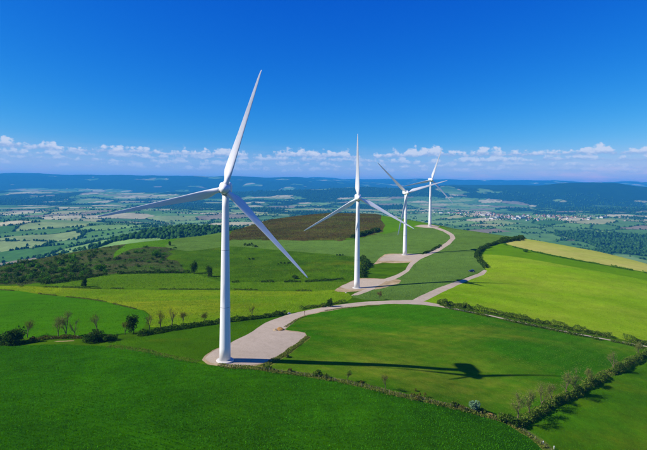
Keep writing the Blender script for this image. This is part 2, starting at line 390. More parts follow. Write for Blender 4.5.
M['bark'] = plain('grey_bark', '#4f473b', 0.95, 0.1, 0.3, 3.0)
M['bark_pale'] = plain('pale_bark', '#6a6048', 0.95, 0.1, 0.25, 3.0)
def paint_mat():
    k = NT('white_turbine_paint'); P = k.pos()
    st = k.noise(k.pos(0, (3, 3, 0.12)), 1.0, 5, 0.6)
    col = k.mix(k.mr(st, 0.42, 0.75, 0, 0.7), L('#e6e7e4'), L('#cbcbc4'))
    k.bsdf(col, 0.42, 0.4); return k.m
M['paint'] = paint_mat()
M['seam'] = plain('flange_seam', '#8d9294', 0.5, 0.3, 0.05)
M['concrete'] = plain('pale_concrete', '#c9c4ba', 0.9, 0.2, 0.12, 2.0)
M['dark'] = plain('dark_grille', '#2c2f33', 0.6, 0.3, 0.1)
M['tipred'] = plain('blade_root_collar', '#b9bcbd', 0.5, 0.3, 0.05)
M['post'] = plain('weathered_post', '#8b7f6c', 0.9, 0.1, 0.25, 4.0)
M['wire'] = plain('fence_wire', '#6f7172', 0.5, 0.4, 0.05, metal=0.6)
M['white'] = plain('white_plastic', '#e6e4da', 0.6, 0.3, 0.05)
M['stone'] = plain('field_stone', '#b9b2a4', 0.95, 0.1, 0.2, 2.0)
M['rubble'] = plain('rubble_soil', '#9a7440', 0.95, 0.1, 0.3, 1.5)
M['rust'] = plain('rusty_post', '#6d4a34', 0.9, 0.1, 0.2, 3.0)

# ------------------------------------------------------------------ near hilltop: fields, pads and tracks cut into one terrain sheet
def crom(pts, closed=True, step=6.0):
    pts = np.array(pts, float); n = len(pts); out = []
    rngi = range(n) if closed else range(n - 1)
    for i in rngi:
        p0 = pts[(i - 1) % n] if closed or i > 0 else pts[i]; p1 = pts[i]; p2 = pts[(i + 1) % n]; p3 = pts[(i + 2) % n] if closed or i + 2 < n else pts[i + 1]
        k = max(1, int(np.hypot(*(p2 - p1)) / step))
        for j in range(k):
            t = j / k; tau = 0.35
            m1 = tau * (p2 - p0); m2 = tau * (p3 - p1)
            out.append((2*t**3-3*t*t+1)*p1 + (t**3-2*t*t+t)*m1 + (-2*t**3+3*t*t)*p2 + (t**3-t*t)*m2)
    if not closed: out.append(pts[-1])
    return np.array(out)
def world_poly(px, closed=True, step=5.0, jit=0.0):
    q = crom(px, closed, step); w = hit(q[:, 0], q[:, 1])
    if jit: w = w + jit * np.stack([fbm(w[:, 0], w[:, 1], 4.0, 2, 61), fbm(w[:, 0], w[:, 1], 4.0, 2, 62)], 1) * 2
    return w
def resample(w, maxlen=4.0, closed=True):
    out = []; n = len(w)
    for i in range(n if closed else n - 1):
        a = w[i]; b = w[(i + 1) % n]; k = max(1, int(np.ceil(np.hypot(*(b - a)) / maxlen)))
        for j in range(k): out.append(a + (b - a) * j / k)
    if not closed: out.append(w[-1])
    return np.array(out)
# (name, material key, outline in photograph pixels) - later ones lie over earlier ones
REG = [
 ('scrub_heath', 'heath', [(-260,300),(-150,283),(0,240),(60,235),(112,230),(140,232),(172,240),(180,247),(168,253),(182,264),(190,272),(130,273),(100,275),(60,282),(0,285),(-150,292)]),
 ('green_bank', 'lush', [(113,258),(115,252.5),(121,247.5),(130,243),(150,240),(172,238),(205,234),(190,247),(172,247.5),(150,246.6),(132,249),(121,253.5)]),
 ('rough_pasture', 'pasture', [(172,251),(185,250),(232,245),(300,250),(352,255),(372,262),(370,272),(350,283),(230,283),(205,277),(186,271)]),
 ('grey_green_field', 'greycrop', [(165,246),(185,236),(215,225),(232,238),(340,240.5),(375,233),(378,205),(430,205),(470,225),(455,240),(440,250),(405,256),(375,263),(352,256.5),(290,251),(232,246.5),(200,250),(186,251)]),
 ('hilltop_pasture', 'lush', [(376,230),(376,200),(420,205),(440,224),(449,232),(440,229),(425,227.5),(412,229),(398,231),(384,234)]),
 ('brown_heath', 'brown', [(226,241),(238,226),(262,205),(340,195),(377,203),(380,232),(352,238),(340,240.5),(235,240)]),
 ('meadow_strip', 'strip', [(40,284),(60,282),(100,276),(130,274),(190,273),(205,277),(230,282),(350,282),(335,291),(230,289),(100,288)]),
 ('yellow_green_meadow', 'yellowgreen', [(-260,303),(-150,293),(0,286),(100,289),(200,290),(300,291),(340,290),(352,297),(340,304),(315,309),(288,313),(240,318),(200,323),(150,327),(150,318),(145,311),(100,301),(40,294),(0,290),(-150,297)]),
 ('young_crop_field', 'bright', [(-260,305),(-150,297),(0,290),(40,294),(100,301),(143,311),(148,318),(140,330),(120,334),(80,337),(0,338),(-150,342),(-260,350)]),
 ('grey_green_crop', 'greycrop', [(455,237),(470,230),(500,230),(522,239),(500,243),(488,246),(478,252),(476,257),(485,269),(466,277),(440,288),(412,300),(385,300),(368,300),(352,296),(380,284),(404,275),(414,262),(430,256)]),
 ('lime_crop_field', 'lime', [(486,270),(478,257),(480,253),(520,256),(580,267),(647,279),(800,312),(800,385),(647,345),(560,326),(480,310.5),(440,304),(422,301),(450,288),(475,277)]),
 ('green_strip', 'limestrip', [(477,254),(488,247),(505,243),(530,251),(590,263),(647,273),(800,304),(800,314),(647,280.5),(580,268),(520,257.5),(490,254.5)]),
 ('ripening_field', 'tanfield', [(505,243),(522,239),(540,230),(600,235),(700,250),(800,270),(800,306),(647,272.5),(590,262),(530,250)]),
 ('brow_meadow', 'limestrip', [(536,238.5),(545,230),(600,235),(700,250),(800,270),(800,291),(700,268),(647,256.5),(600,248),(560,241)]),
 ('left_paddock', 'paddock', [(104,347),(125,339),(160,333),(200,326.5),(245,320),(285,315),(262,327),(235,341),(208,352),(202,362),(150,352)]),
 ('wide_meadow', 'midfield', [(262,367),(300,342),(307,337),(284,329),(300,318),(330,309),(360,305.5),(410,304),(440,307.5),(500,320),(560,332),(640,349.5),(600,376),(560,397),(530,417),(512,425),(460,408),(400,395),(330,379)]),
 ('corner_meadow', 'corner', [(528,424),(560,399),(600,378),(647,353),(720,312),(860,372),(1000,480),(860,800),(600,520),(545,448)]),
 ('field_verge', 'verge', [(206,361),(235,366.5),(262,366.5),(330,377),(400,392.5),(460,405.5),(500,416),(522,425),(545,441),(556,452),(545,452),(528,437),(500,422),(460,410),(400,396.5),(330,381),(262,371),(225,368)]),
 ('track_verge', 'verge', [(258,366.5),(283,353),(301,341),(307,336),(312,336.5),(306,342),(286,356),(268,368)]),
 ('wheat_field', 'wheat', [(-700,372),(-400,358),(-150,348),(0,345.5),(60,344.5),(110,346.5),(150,352.5),(200,363.5),(225,367.5),(262,370.5),(330,380.5),(400,396.5),(460,410),(500,421.5),(528,437),(545,452),(580,500),(700,900),(760,1600),(-400,1600),(-900,900)]),
 ('lane', 'gravel', [(436,304.8),(480,313),(520,321.4),(560,329.8),(600,337.7),(625,341.9),(647,346),(700,358.4),(800,382.6),(800,384),(700,359.8),(647,347.2),(625,342.9),(600,338.6),(560,330.7),(520,322.4),(480,313.9),(436,306.2)]),
 ('lane', 'soil', [(54,341.6),(60,340.9),(74,340.4),(75,341),(62,341.7)]),
 ('soil_margin', 'soil', [(202,360),(204,356),(211,351.5),(230,342.6),(250,333.2),(265,323.4),(300,312),(362,302.4),(395,301),(415,301),(415,303.8),(395,303.6),(365,305.6),(336,309.6),(309,314.6),(297,320.2),(290,326),(285,329.4),(305,332.4),(307,336),(300,341),(282,353),(262,365),(240,366.6),(225,366.8),(207,364)]),
 ('soil_margin', 'soil', [(334,290.5),(347,283),(361,278.2),(392,279),(402,280.5),(398,283.5),(381,288.5),(360,291),(344,292)]),
 ('soil_margin', 'soil', [(373,264.8),(377,261),(385,254.2),(410,253.8),(424,255),(412,262),(395,263),(383,262.5)]),
 ('turbine_pad', 'gravel', [(205,358.5),(211,352.5),(230,343),(250,333),(265,323),(285,315.6),(300,311.8),(330,306),(362,302),(395,300.4),(415,300.2),(440,304.4),(439,306.6),(420,304.4),(395,303.9),(365,305.2),(335,309),(308,314),(295,320),(287.5,326),(283.5,330.2),(304.5,333.2),(306,336),(300,341),(282,353),(262,363.5),(240,365),(224,364.5),(209,362.3)]),
 ('track', 'gravel', [(411,301),(438,288),(470,276.6),(478,273.5),(484,269.6),(487,270.6),(484,274.5),(472,279),(446,290.6),(428,299.6),(418,302.6)]),
 ('turbine_pad', 'gravel', [(340,287),(351,281.8),(362,279),(388,279.4),(386,281),(376,287),(366,288.5),(351,289.6)]),
 ('track', 'gravel', [(374,286.2),(375,288.6),(358,295.2),(351,295.6),(355,293.2)]),
 ('track', 'gravel', [(383,279.5),(397,274.5),(405,269.8),(409.5,263),(417,257.4),(428,252.4),(438,247.5),(446,242.5),(450.5,238.4),(449.5,235.4),(443,231.4),(433,228),(436,226.9),(446,230.2),(454,234.8),(455.5,238.2),(450,244),(441,250),(430,255),(420,259.6),(413.5,264.8),(409,271),(400,276.8),(388,281.4)]),
 ('turbine_pad', 'gravel', [(379,260.8),(386,255.2),(404,253.8),(424,254.6),(420,258.5),(409,261.2),(392,260.6)]),
 ('turbine_pad', 'gravel', [(414,226.2),(420,224.8),(432,224.9),(440,226.6),(434,228.2),(424,227.6)]),
]
polys = []; cv = []; ce = []
for nm, mk, px in REG:
    j = 5.0 if mk in ('heath', 'brown') else 0.35 if mk in ('soil', 'verge') else (0.28 if mk == 'gravel' else 0.4)
    w = resample(world_poly(px, True, 4.0, j), 5.0 if mk != 'gravel' else 3.0)
    keep = [0]
    for i in range(1, len(w)):
        if np.hypot(*(w[i] - w[keep[-1]])) > 0.25: keep.append(i)
    w = w[keep]; polys.append(w)
    b0 = len(cv); cv.extend([Vector((float(a), float(b))) for a, b in w]); ce.extend([(b0 + i, b0 + (i + 1) % len(w)) for i in range(len(w))])
AZL = 1.17
def gridpts():
    out = []
    d = 14.0
    while d < 1010:
        st = max(3.0, d * 0.0135); n = int(2 * AZL * d / (st * 1.0)); n = max(n, 24)
        a = np.linspace(-AZL, AZL, n); a = a[d <= brow(a) + 100]
        jt = rng.normal(0, 0.12 * st, (len(a), 2))
        out.append(np.stack([np.sin(a) * d, np.cos(a) * d], 1) + jt)
        d += st
    return np.vstack(out)
GP = gridpts()
cv.extend([Vector((float(a), float(b))) for a, b in GP])
cV, cE, cF, _, _, _ = delaunay_2d_cdt(cv, ce, [], 0, 0.02)
cV = np.array([(v.x, v.y) for v in cV]); cF = np.array([f for f in cF if len(f) == 3], int)
cen = cV[cF].mean(1)
cd = np.hypot(cen[:, 0], cen[:, 1]); ca = np.arctan2(cen[:, 0], cen[:, 1])
ok = (np.abs(ca) < AZL) & (cd < brow(ca) + 100) & (cd > 13.5)
e1 = cV[cF[:, 1]] - cV[cF[:, 0]]; e2 = cV[cF[:, 2]] - cV[cF[:, 0]]; ar = e1[:, 0] * e2[:, 1] - e1[:, 1] * e2[:, 0]
ok &= np.abs(ar) > 1e-4
cF = np.where((ar < 0)[:, None], cF[:, ::-1], cF)
def inside(pts, poly):
    res = np.zeros(len(pts), bool)
    bb = (pts[:, 0] > poly[:, 0].min()) & (pts[:, 0] < poly[:, 0].max()) & (pts[:, 1] > poly[:, 1].min()) & (pts[:, 1] < poly[:, 1].max())
    idx = np.nonzero(bb)[0]; x = pts[idx, 0]; y = pts[idx, 1]; c = np.zeros(len(idx), bool)
    for (x1, y1), (x2, y2) in zip(poly, np.roll(poly, -1, 0)):
        if y1 == y2: continue
        c ^= ((y1 > y) != (y2 > y)) & (x < (x2 - x1) * (y - y1) / (y2 - y1) + x1)
    res[idx] = c; return res
reg = np.full(len(cF), -1)
for i, w in enumerate(polys): reg[inside(cen, w)] = i
cZ = height(cV[:, 0], cV[:, 1])
V3 = np.column_stack([cV, cZ])
# vertex normals of the whole sheet so that neighbouring fields shade continuously
def region_mesh(nm, mk, sel):
    F = cF[sel]
    if len(F) == 0: return None
    u, inv = np.unique(F.ravel(), return_inverse=True)
    return tag(mesh_np(nm, V3[u], inv.reshape(-1, 3), M[mk], smooth=True), kind='structure')
region_mesh('hilltop_ground', 'pasture', ok & (reg == -1))
for i, (nm, mk, _) in enumerate(REG): region_mesh(nm, mk, ok & (reg == i))

# ------------------------------------------------------------------ the valley and the far hills
def cells(x, y, sx, sy, rot, seed):
    wx = x + 60 * fbm(x, y, 600, 2, seed + 1) + 500 * fbm(x, y, 4000, 2, seed + 2); wy = y + 60 * fbm(x, y, 600, 2, seed + 3) + 500 * fbm(x, y, 4000, 2, seed + 4)
    u = (wx * math.cos(rot) + wy * math.sin(rot)) / sx; v = (-wx * math.sin(rot) + wy * math.cos(rot)) / sy
    iu = np.floor(u); iv = np.floor(v); b1 = np.full(u.shape, 9.0); b2 = np.full(u.shape, 9.0); cid = np.zeros(u.shape)
    for du in (-1, 0, 1):
        for dv in (-1, 0, 1):
            cu = iu + du; cvv = iv + dv
            pu = cu + 0.1 + 0.8 * _hash(cu, cvv, seed); pv = cvv + 0.1 + 0.8 * _hash(cu, cvv, seed + 5)
            dist = np.maximum(np.abs(u - pu), np.abs(v - pv)) * 0.6 + 0.4 * np.hypot(u - pu, v - pv)
            c = _hash(cu, cvv, seed + 9); nb = dist < b1
            b2 = np.where(nb, b1, np.minimum(b2, dist)); cid = np.where(nb, c, cid); b1 = np.where(nb, dist, b1)
    return cid, (b2 - b1) * 0.5 * min(sx, sy)
PAL = np.array([L(c)[:3] for c in ('#3f6f1e','#4f7d2a','#5f8a34','#6f9440','#456f2c','#85994c','#6f9044','#9a9a5c','#857a5c','#b5ab78','#557f35','#5b8838')])
FOREST = np.array(L('#16330f')[:3])
def forest_mask(x, y, z):
    f = fbm(x, y, 900, 4, 101) * 1.3 + 0.35 * fbm(x, y, 3500, 2, 111)
    slope_up = sstep(-165, -80, z) * sstep(4200, 6200, y)
    f = f - 0.55 * sstep(3600, 1800, y) * sstep(-150, -700, x)
    f = f + 0.12 * sstep(2200, 4500, y)
    f = f + 0.95 * slope_up + 0.95 * np.exp(-(((x + 480) / 330) ** 2 + ((y - 1560) / 230) ** 2))
    f = f + 0.5 * np.exp(-(((x - 1500) / 900) ** 2 + ((y - 2300) / 260) ** 2))
    f = f - 0.5 * np.exp(-(((x - 1900) / 750) ** 2 + ((y - 4300) / 900) ** 2))
    return f
na, nd = 760, 520
A = np.linspace(-1.0, 1.0, na); T = np.linspace(0, 1, nd)
AA, TT = np.meshgrid(A, T); st = brow(AA) + 40; DD = st * (25000.0 / st) ** TT
VX = np.sin(AA) * DD; VY = np.cos(AA) * DD; VZ = height(VX, VY)
VZ = VZ - 1.2 * (1 - sstep(0, 160, DD - st))
cid, edge = cells(VX, VY, 400, 230, 0.5, 201)
fm = forest_mask(VX, VY, VZ)
PAL = PAL * 0.8 + PAL.mean(1, keepdims=True) * 0.12
col = PAL[(cid * 11.999).astype(int)]
col = col * (1 + 0.18 * fbm(VX, VY, 120, 3, 301))[..., None]
hed = (edge < 5.0) & (fbm(VX, VY, 300, 2, 305) > -0.25)
col = np.where(hed[..., None], FOREST * 1.2, col)
town = np.exp(-(((VX - 1900) / 620) ** 2 + ((VY - 4250) / 520) ** 2))
col = np.where((fm > 0.30)[..., None], FOREST * (1 + 0.35 * fbm(VX, VY, 90, 3, 311))[..., None], col)
clear = (fm > 0.30) & (fbm(VX, VY, 700, 3, 331) > 0.52)
col = np.where(clear[..., None], PAL[((cid * 11.999).astype(int) + 5) % 12] * 0.9, col)
idx = np.arange(na * nd).reshape(nd, na)
F = np.stack([idx[:-1, :-1].ravel(), idx[:-1, 1:].ravel(), idx[1:, 1:].ravel(), idx[1:, :-1].ravel()], 1)
k = NT('valley_patchwork'); at = k.n('ShaderNodeAttribute'); at.attribute_name = 'land'
f = k.noise(k.pos(), 0.03, 5, 0.65)
k.bsdf(k.mix(1.0, at.outputs[0], k.n_gray(k.mr(f, 0.3, 0.7, 0.8, 1.2)), 'MULTIPLY'), 1.0, 0.03, f, 0.6, 6.0)
vo = mesh_np('valley', np.column_stack([VX.ravel(), VY.ravel(), VZ.ravel()]), F, k.m, smooth=True)
ca_ = vo.data.color_attributes.new('land', 'FLOAT_COLOR', 'POINT')
ca_.data.foreach_set('color', np.column_stack([np.clip(col.reshape(-1, 3), 0, 1), np.ones(na * nd)]).astype(np.float32).ravel())
tag(vo, kind='structure')

# ------------------------------------------------------------------ wind turbines
HUBH, RAD, OVER = 65.0, 45.0, 4.6
def airfoil(c, th, n=14):
    """closed outline; x along the chord (leading edge positive), y thickness (negative = pressure side, upwind)"""
    up_, lo_ = [], []
    for i in range(n + 1):
        t = 0.5 - 0.5 * math.cos(math.pi * i / n)
        yt = 5 * th * (0.2969 * math.sqrt(t) - 0.126 * t - 0.3516 * t * t + 0.2843 * t ** 3 - 0.1036 * t ** 4)
        camb = 0.16 * t * (1 - t) * min(1, c / 1.0) * 0.5
        up_.append((t, camb + yt)); lo_.append((t, camb - yt * 0.8))
    pts = up_[::-1] + lo_[1:-1]
    return [((0.30 - t) * c, y * c) for t, y in pts]
def make_blade(parent):
    bm = bmesh.new(); rs = []
    stations = [(1.6, 1.9, 1.0, 0), (2.6, 1.9, 1.0, 0), (3.9, 2.3, 0.75, .45), (5.2, 3.0, 0.46, .85), (6.8, 3.4, 0.34, 1), (9.5, 3.25, 0.28, 1), (14, 2.75, 0.24, 1), (20, 2.15, 0.21, 1), (26, 1.75, 0.19, 1), (32, 1.38, 0.18, 1), (38, 1.02, 0.17, 1), (42, .74, .16, 1), (44.2, .45, .15, 1), (44.9, .16, .15, 1)]
    for r, c, th, bl in stations:
        n = 28; af = airfoil(c, th)
        n = len(af); tw = R(9 + 24 * max(0.0, 1 - r / 30.0) ** 1.5)
        ci = [(0.5 * c * math.cos(2 * math.pi * i / n + math.pi), 0.5 * c * math.sin(2 * math.pi * i / n + math.pi) * -1) for i in range(n)]
        ring_ = []
        for (ax, ay), (bx_, by_) in zip(af, ci):
            x = ax * bl + bx_ * (1 - bl); y = ay * bl + by_ * (1 - bl)
            # leading edge (+x) turns upwind (-y)
            X = x * math.cos(tw) + y * math.sin(tw); Y = -x * math.sin(tw) + y * math.cos(tw)
            pre = -1.6 * (r / 45.0) ** 2
            ring_.append((X, Y + pre, r))
        rs.append(ring_)
    rings(bm, rs); bmesh.ops.recalc_face_normals(bm, faces=bm.faces)
    b = bm_obj('blade', bm, M['paint'], parent, True)
    bm = bmesh.new(); rings(bm, [circ(1.04, 1.5), circ(1.06, 1.55), circ(1.06, 2.0), circ(1.0, 2.05)])
    bm_obj('root_collar', bm, M['tipred'], b, True)
    return b
def make_turbine():
    t = empty('wind_turbine', (0, 0, 0))
    bm = bmesh.new(); H = HUBH - 1.9
    def tr(z): return 2.12 + (1.22 - 2.12) * (z / H)
    rings(bm, [circ(tr(z), z, 48) for z in np.linspace(0.35, H, 14)])
    tw = bm_obj('tower', bm, M['paint'], t, True)
    for z in (20.5, 42.0):
        bm = bmesh.new(); r = tr(z) + 0.02
        rings(bm, [circ(r, z - 0.07, 48), circ(r + 0.015, z - 0.04, 48), circ(r + 0.015, z + 0.04, 48), circ(r, z + 0.07, 48)])
        bm_obj('section_seam', bm, M['seam'], tw, True)
    bm = bmesh.new(); rings(bm, [circ(3.25, -1.2, 48), circ(3.25, 0.22, 48), circ(3.05, 0.36, 48), circ(2.3, 0.4, 48)])
    bm_obj('foundation_ring', bm, M['concrete'], t)
    # nacelle (local -y is upwind)
    bm = bmesh.new(); prof = []
    for y, w, zt, zb in ((-2.4, 1.7, 1.7, -1.5), (-1.9, 2.1, 2.2, -1.75), (0, 2.25, 2.45, -1.9), (3.8, 2.2, 2.5, -1.7), (5.4, 2.0, 2.3, -1.3), (5.9, 1.6, 1.9, -0.8)):
        pts = []; n = 28
        for i in range(n):
            a = 2 * math.pi * i / n; ca2, sa = math.cos(a), math.sin(a); e = 0.45
            x = w * math.copysign(abs(ca2) ** e, ca2); z = math.copysign(abs(sa) ** e, sa); z = z * zt if z > 0 else -z * zb
            pts.append((x, y, HUBH + z))
        prof.append(pts)
    rings(bm, prof); bmesh.ops.recalc_face_normals(bm, faces=bm.faces)
    nc = bm_obj('nacelle', bm, M['paint'], t, True)
    bm = bmesh.new(); box(bm, -1.2, 1.2, 3.0, 4.6, HUBH + 2.35, HUBH + 2.8); bmesh.ops.bevel(bm, geom=bm.edges[:], offset=0.12, segments=2)
    bm_obj('cooler', bm, M['paint'], nc)
    bm = bmesh.new(); rings(bm, [circ(1.35, H - 0.6, 32), circ(1.5, H - 0.2, 32), circ(1.5, H + 0.5, 32)])
    bm_obj('yaw_collar', bm, M['seam'], nc, True)
    for sx in (-0.8, 0.8):
        bm = bmesh.new(); box(bm, sx - 0.03, sx + 0.03, 5.0, 5.06, HUBH + 2.1, HUBH + 3.4); box(bm, sx - 0.25, sx + 0.25, 4.99, 5.05, HUBH + 3.3, HUBH + 3.36)
        bm_obj('wind_sensor', bm, M['dark'], nc)
    rot = bpy.data.objects.new('rotor', None); COL.objects.link(rot); rot.parent = t; rot.location = (0, -OVER, HUBH)
    bm = bmesh.new(); rs = []
    for y, r in ((2.15, 1.5), (1.9, 1.9), (0.9, 2.0), (-0.4, 1.95), (-1.3, 1.7), (-2.1, 1.25), (-2.6, 0.75), (-2.85, 0.3), (-2.9, 0.05)):
        rs.append([(r * math.cos(2 * math.pi * i / 32), y, r * math.sin(2 * math.pi * i / 32)) for i in range(32)])
    rings(bm, rs); bmesh.ops.recalc_face_normals(bm, faces=bm.faces)
    bm_obj('hub', bm, M['paint'], rot, True)
    for i in range(3):
        b = make_blade(rot) if i == 0 else None
        if i == 0: b0 = b
        else: b = copy_tree(b0, rot)
        b.rotation_euler = (0, R(120 * i), 0)
    return t
def tur_children(o): return {c.name.split('.')[0]: c for c in o.children}
TUR = [(225, 360.5, 17.0, 0, 'tall white wind turbine on the gravel pad at the dark green wheat edge'),
       (356.8, 288, -1.5, 0, 'white wind turbine with an upright blade, on the pad beside dark bushes'),
       (404.8, 254.9, 73.0, 0, 'white wind turbine on the pad halfway up the winding track'),
       (429.8, 226.3, 17.0, 0, 'smallest looking white wind turbine on the hilltop at the end of the track')]
first = make_turbine(); TPOS = []
YAWS = (7, 0, 9, 5)
for i, (px, py, ang, dy, lab) in enumerate(TUR):
    t = first if i == 0 else copy_tree(first)
    t.location = on_ground(px, py) + Vector((0, 0, 0.05)); t.rotation_euler = (0, 0, R(YAWS[i])); TPOS.append(t.location.copy())
    rot = [c for c in t.children if c.name.startswith('rotor')][0]
    rot.rotation_euler = (0, R(ang), 0)
    tag(t, lab, 'wind turbine', 'wind turbines along the hilltop track')

# ------------------------------------------------------------------ vegetation
def leaf_quads(C, size, g, flat=0.0):
    """one small bent leaf-clump face (two triangles sharing an edge) at each centre"""
    n = len(C); a = g.normal(size=(n, 3)); a /= np.linalg.norm(a, axis=1)[:, None]
    b = g.normal(size=(n, 3)); b -= (a * b).sum(1)[:, None] * a; b /= np.linalg.norm(b, axis=1)[:, None]
    c = np.cross(a, b); s = size * g.uniform(0.6, 1.35, n)[:, None]
    P0 = C - a * s; P1 = C + b * s * 0.6 + c * s * 0.15; P2 = C + a * s; P3 = C - b * s * 0.6 + c * s * 0.15
    V = np.stack([P0, P1, P2, P3], 1).reshape(-1, 3); i = np.arange(n)[:, None] * 4
    return V, np.concatenate([i + np.array([[0, 1, 2]]), i + np.array([[0, 2, 3]])], 0)
def shell_pts(n, g, hollow=0.55):
    d = g.normal(size=(n, 3)); d /= np.linalg.norm(d, axis=1)[:, None]
    return d * (hollow + (1 - hollow) * g.random(n) ** 0.5)[:, None]
def tube(V, F, p0, p1, r0, r1, n=5):
    p0 = np.array(p0, float); p1 = np.array(p1, float); d = p1 - p0; d /= max(np.linalg.norm(d), 1e-6)
    u = np.cross(d, (0.3, 0.9, 0.2)); u /= np.linalg.norm(u); w = np.cross(d, u); b = len(V)
    for p, r in ((p0, r0), (p1, r1)):
        for i in range(n): a = 2 * math.pi * i / n; V.append(p + r * (math.cos(a) * u + math.sin(a) * w))
    for i in range(n): F.append((b + i, b + (i + 1) % n, b + n + (i + 1) % n, b + n + i))
def grow(V, F, tips, p, d, ln, r, lev, g, spread):
    d = d / np.linalg.norm(d); mid = p + d * ln * 0.5 + g.normal(0, 0.04 * ln, 3); q = p + d * ln + g.normal(0, 0.06 * ln, 3)
    tube(V, F, p, mid, r, r * 0.85); tube(V, F, mid, q, r * 0.85, r * 0.65)
    if lev == 0: tips.append(q); tips.append(mid); return
    for i in range(3 if lev > 1 else 4):
        nd_ = d + g.normal(0, spread, 3); nd_[2] = abs(nd_[2]) * 0.8 + 0.25
        s = mid + (q - mid) * g.random() if i else q
        grow(V, F, tips, s, nd_, ln * g.uniform(0.55, 0.75), r * 0.55, lev - 1, g, spread)
def make_tree(seed, h, leaf, bark, density=700, leafsize=0.3, spread=0.55, trunk=0.28, cl=0.9, lev=3, wide=0.9):
    g = np.random.default_rng(seed); V, F, tips = [], [], []
    r0 = 0.012 * h + 0.04
    grow(V, F, tips, np.array((0, 0, -0.4)), np.array((g.normal(0, .05), g.normal(0, .05), 1.0)), h * trunk + 0.4, r0, lev, g, spread)
    tips = np.array(tips); V = np.array(V)
    k = h / max(tips[:, 2].max(), 0.1); kx = min(max(k, wide), 1.6); sc = np.array((kx, kx, k)); V = V * sc; tips = tips * sc
    C = tips[g.integers(0, len(tips), density)] + g.normal(0, cl * 0.42, (density, 3)) * h / 8.0
    if lev == 3: C[:, 2] -= g.random(density) ** 1.5 * 0.5 * h
    C[:, 2] = np.maximum(C[:, 2], 0.07 * h + 0.1 * h * g.random(density))
    t = empty('tree', (0, 0, 0))
    mesh_np('trunk', V, F, bark, t, smooth=True)
    LV, LF = leaf_quads(C, leafsize, g); mesh_np('crown', LV, LF, leaf, t)
    return t
def make_bush(seed, h, w, leaf, n=420, leafsize=0.3, name='shrub', lobes=7):
    g = np.random.default_rng(seed); parts = []
    cs = np.column_stack([g.normal(0, w * 0.24, lobes), g.normal(0, w * 0.24, lobes), g.uniform(0.28, 0.66, lobes) * h]); rs = g.uniform(0.22, 0.36, lobes) * min(h, w) * 1.15
    pick = g.integers(0, lobes, n); C = cs[pick] + shell_pts(n, g, 0.6) * (rs[pick] * np.array(1.0))[:, None]
    C[:, 2] = np.clip(C[:, 2], 0.02 * h, None)
    t = empty(name, (0, 0, 0)); V, F = [], []
    for i in range(5):
        a = g.uniform(0, 6.28); tube(V, F, (0.1 * math.cos(a), 0.1 * math.sin(a), -0.3), cs[i % lobes], 0.07, 0.02, 4)
    mesh_np('stems', np.array(V), F, M['bark'], t)
    LV, LF = leaf_quads(C, leafsize, g); mesh_np('foliage', LV, LF, leaf, t)
    return t
def place(t, px, py, label, cat, group=None, rz=None, s=1.0, name=None):
    t.location = on_ground(px, py) if not isinstance(px, Vector) else px
    t.rotation_euler = (0, 0, random.uniform(0, 6.28) if rz is None else rz); t.scale = (s, s, s)
    tag(t, label, cat, group)
    return t
def px_size(px, py, n):                      # metres spanned by n photograph pixels at that spot on the ground
    p = on_ground(px, py); return n * math.hypot(p.x, p.y) / FPX

def hedge(label, pxs, h, w, leaf, per_m=60, size=0.3, gaps=0.0, seed=1, name='hedge', cat='hedge', tuft=False):
    g = np.random.default_rng(seed)
    q = world_poly(pxs, False, 6.0); q = resample(q, 0.9, False)
    seg = np.hypot(*(q[1:] - q[:-1]).T); s = np.concatenate([[0], np.cumsum(seg)]); Ltot = s[-1]
    n = int(per_m * Ltot); u = g.random(n) * Ltot
    gapn = vnoise(u / 9.0, u * 0 + seed, seed + 3); hv = (0.45 + 0.55 * vnoise(u / 1.7, u * 0 + seed, seed + 11)) + 0.75 * vnoise(u / 4.2, u * 0 + seed, seed + 5) * (0.6 + 0.8 * vnoise(u / 17.0, u * 0, seed + 8))
    keep = gapn > gaps; u = u[keep]; hv = hv[keep]; n = len(u)
    cx = np.interp(u, s, q[:, 0]); cy = np.interp(u, s, q[:, 1])
    tx = np.interp(u + 0.5, s, q[:, 0]) - np.interp(u - 0.5, s, q[:, 0]); ty = np.interp(u + 0.5, s, q[:, 1]) - np.interp(u - 0.5, s, q[:, 1]); tl = np.hypot(tx, ty) + 1e-6
    th = g.uniform(0, math.pi, n); rad = 0.45 + 0.55 * g.random(n) ** 0.5
    off = np.cos(th) * rad * w * 0.5 * (0.7 + 0.6 * hv) + 0.5 * w * (vnoise(u / 6.0, u * 0 + 3, seed + 6) - 0.5); zz = np.abs(np.sin(th)) * rad * h * hv + 0.05
    x = cx - ty / tl * off; y = cy + tx / tl * off
    C = np.column_stack([x, y, height(x, y) + zz])
    o = empty(name, (float(q[0, 0]), float(q[0, 1]), float(height(q[0, 0], q[0, 1])))); ox = np.array(o.location)
    LV, LF = leaf_quads(C, size, g); mesh_np('foliage', LV - ox, LF, leaf, o)
    if not tuft:
        V, F = [], []
        for uu in np.arange(0.5, Ltot, 1.6):
            if vnoise(np.array([uu / 9.0]), np.array([float(seed)]), seed + 3)[0] <= gaps: continue
            a = np.interp(uu, s, q[:, 0]); b = np.interp(uu, s, q[:, 1]); z = float(height(a, b))
            tube(V, F, np.array((a, b, z - 0.3)) - ox, np.array((a + g.normal(0, .3), b + g.normal(0, .3), z + h * 0.6)) - ox, 0.07, 0.03, 4)
        if V: tag(mesh_np('stems', np.array(V), F, M['bark'], o), kind='stuff')
    tag(o, label, cat)
    return o
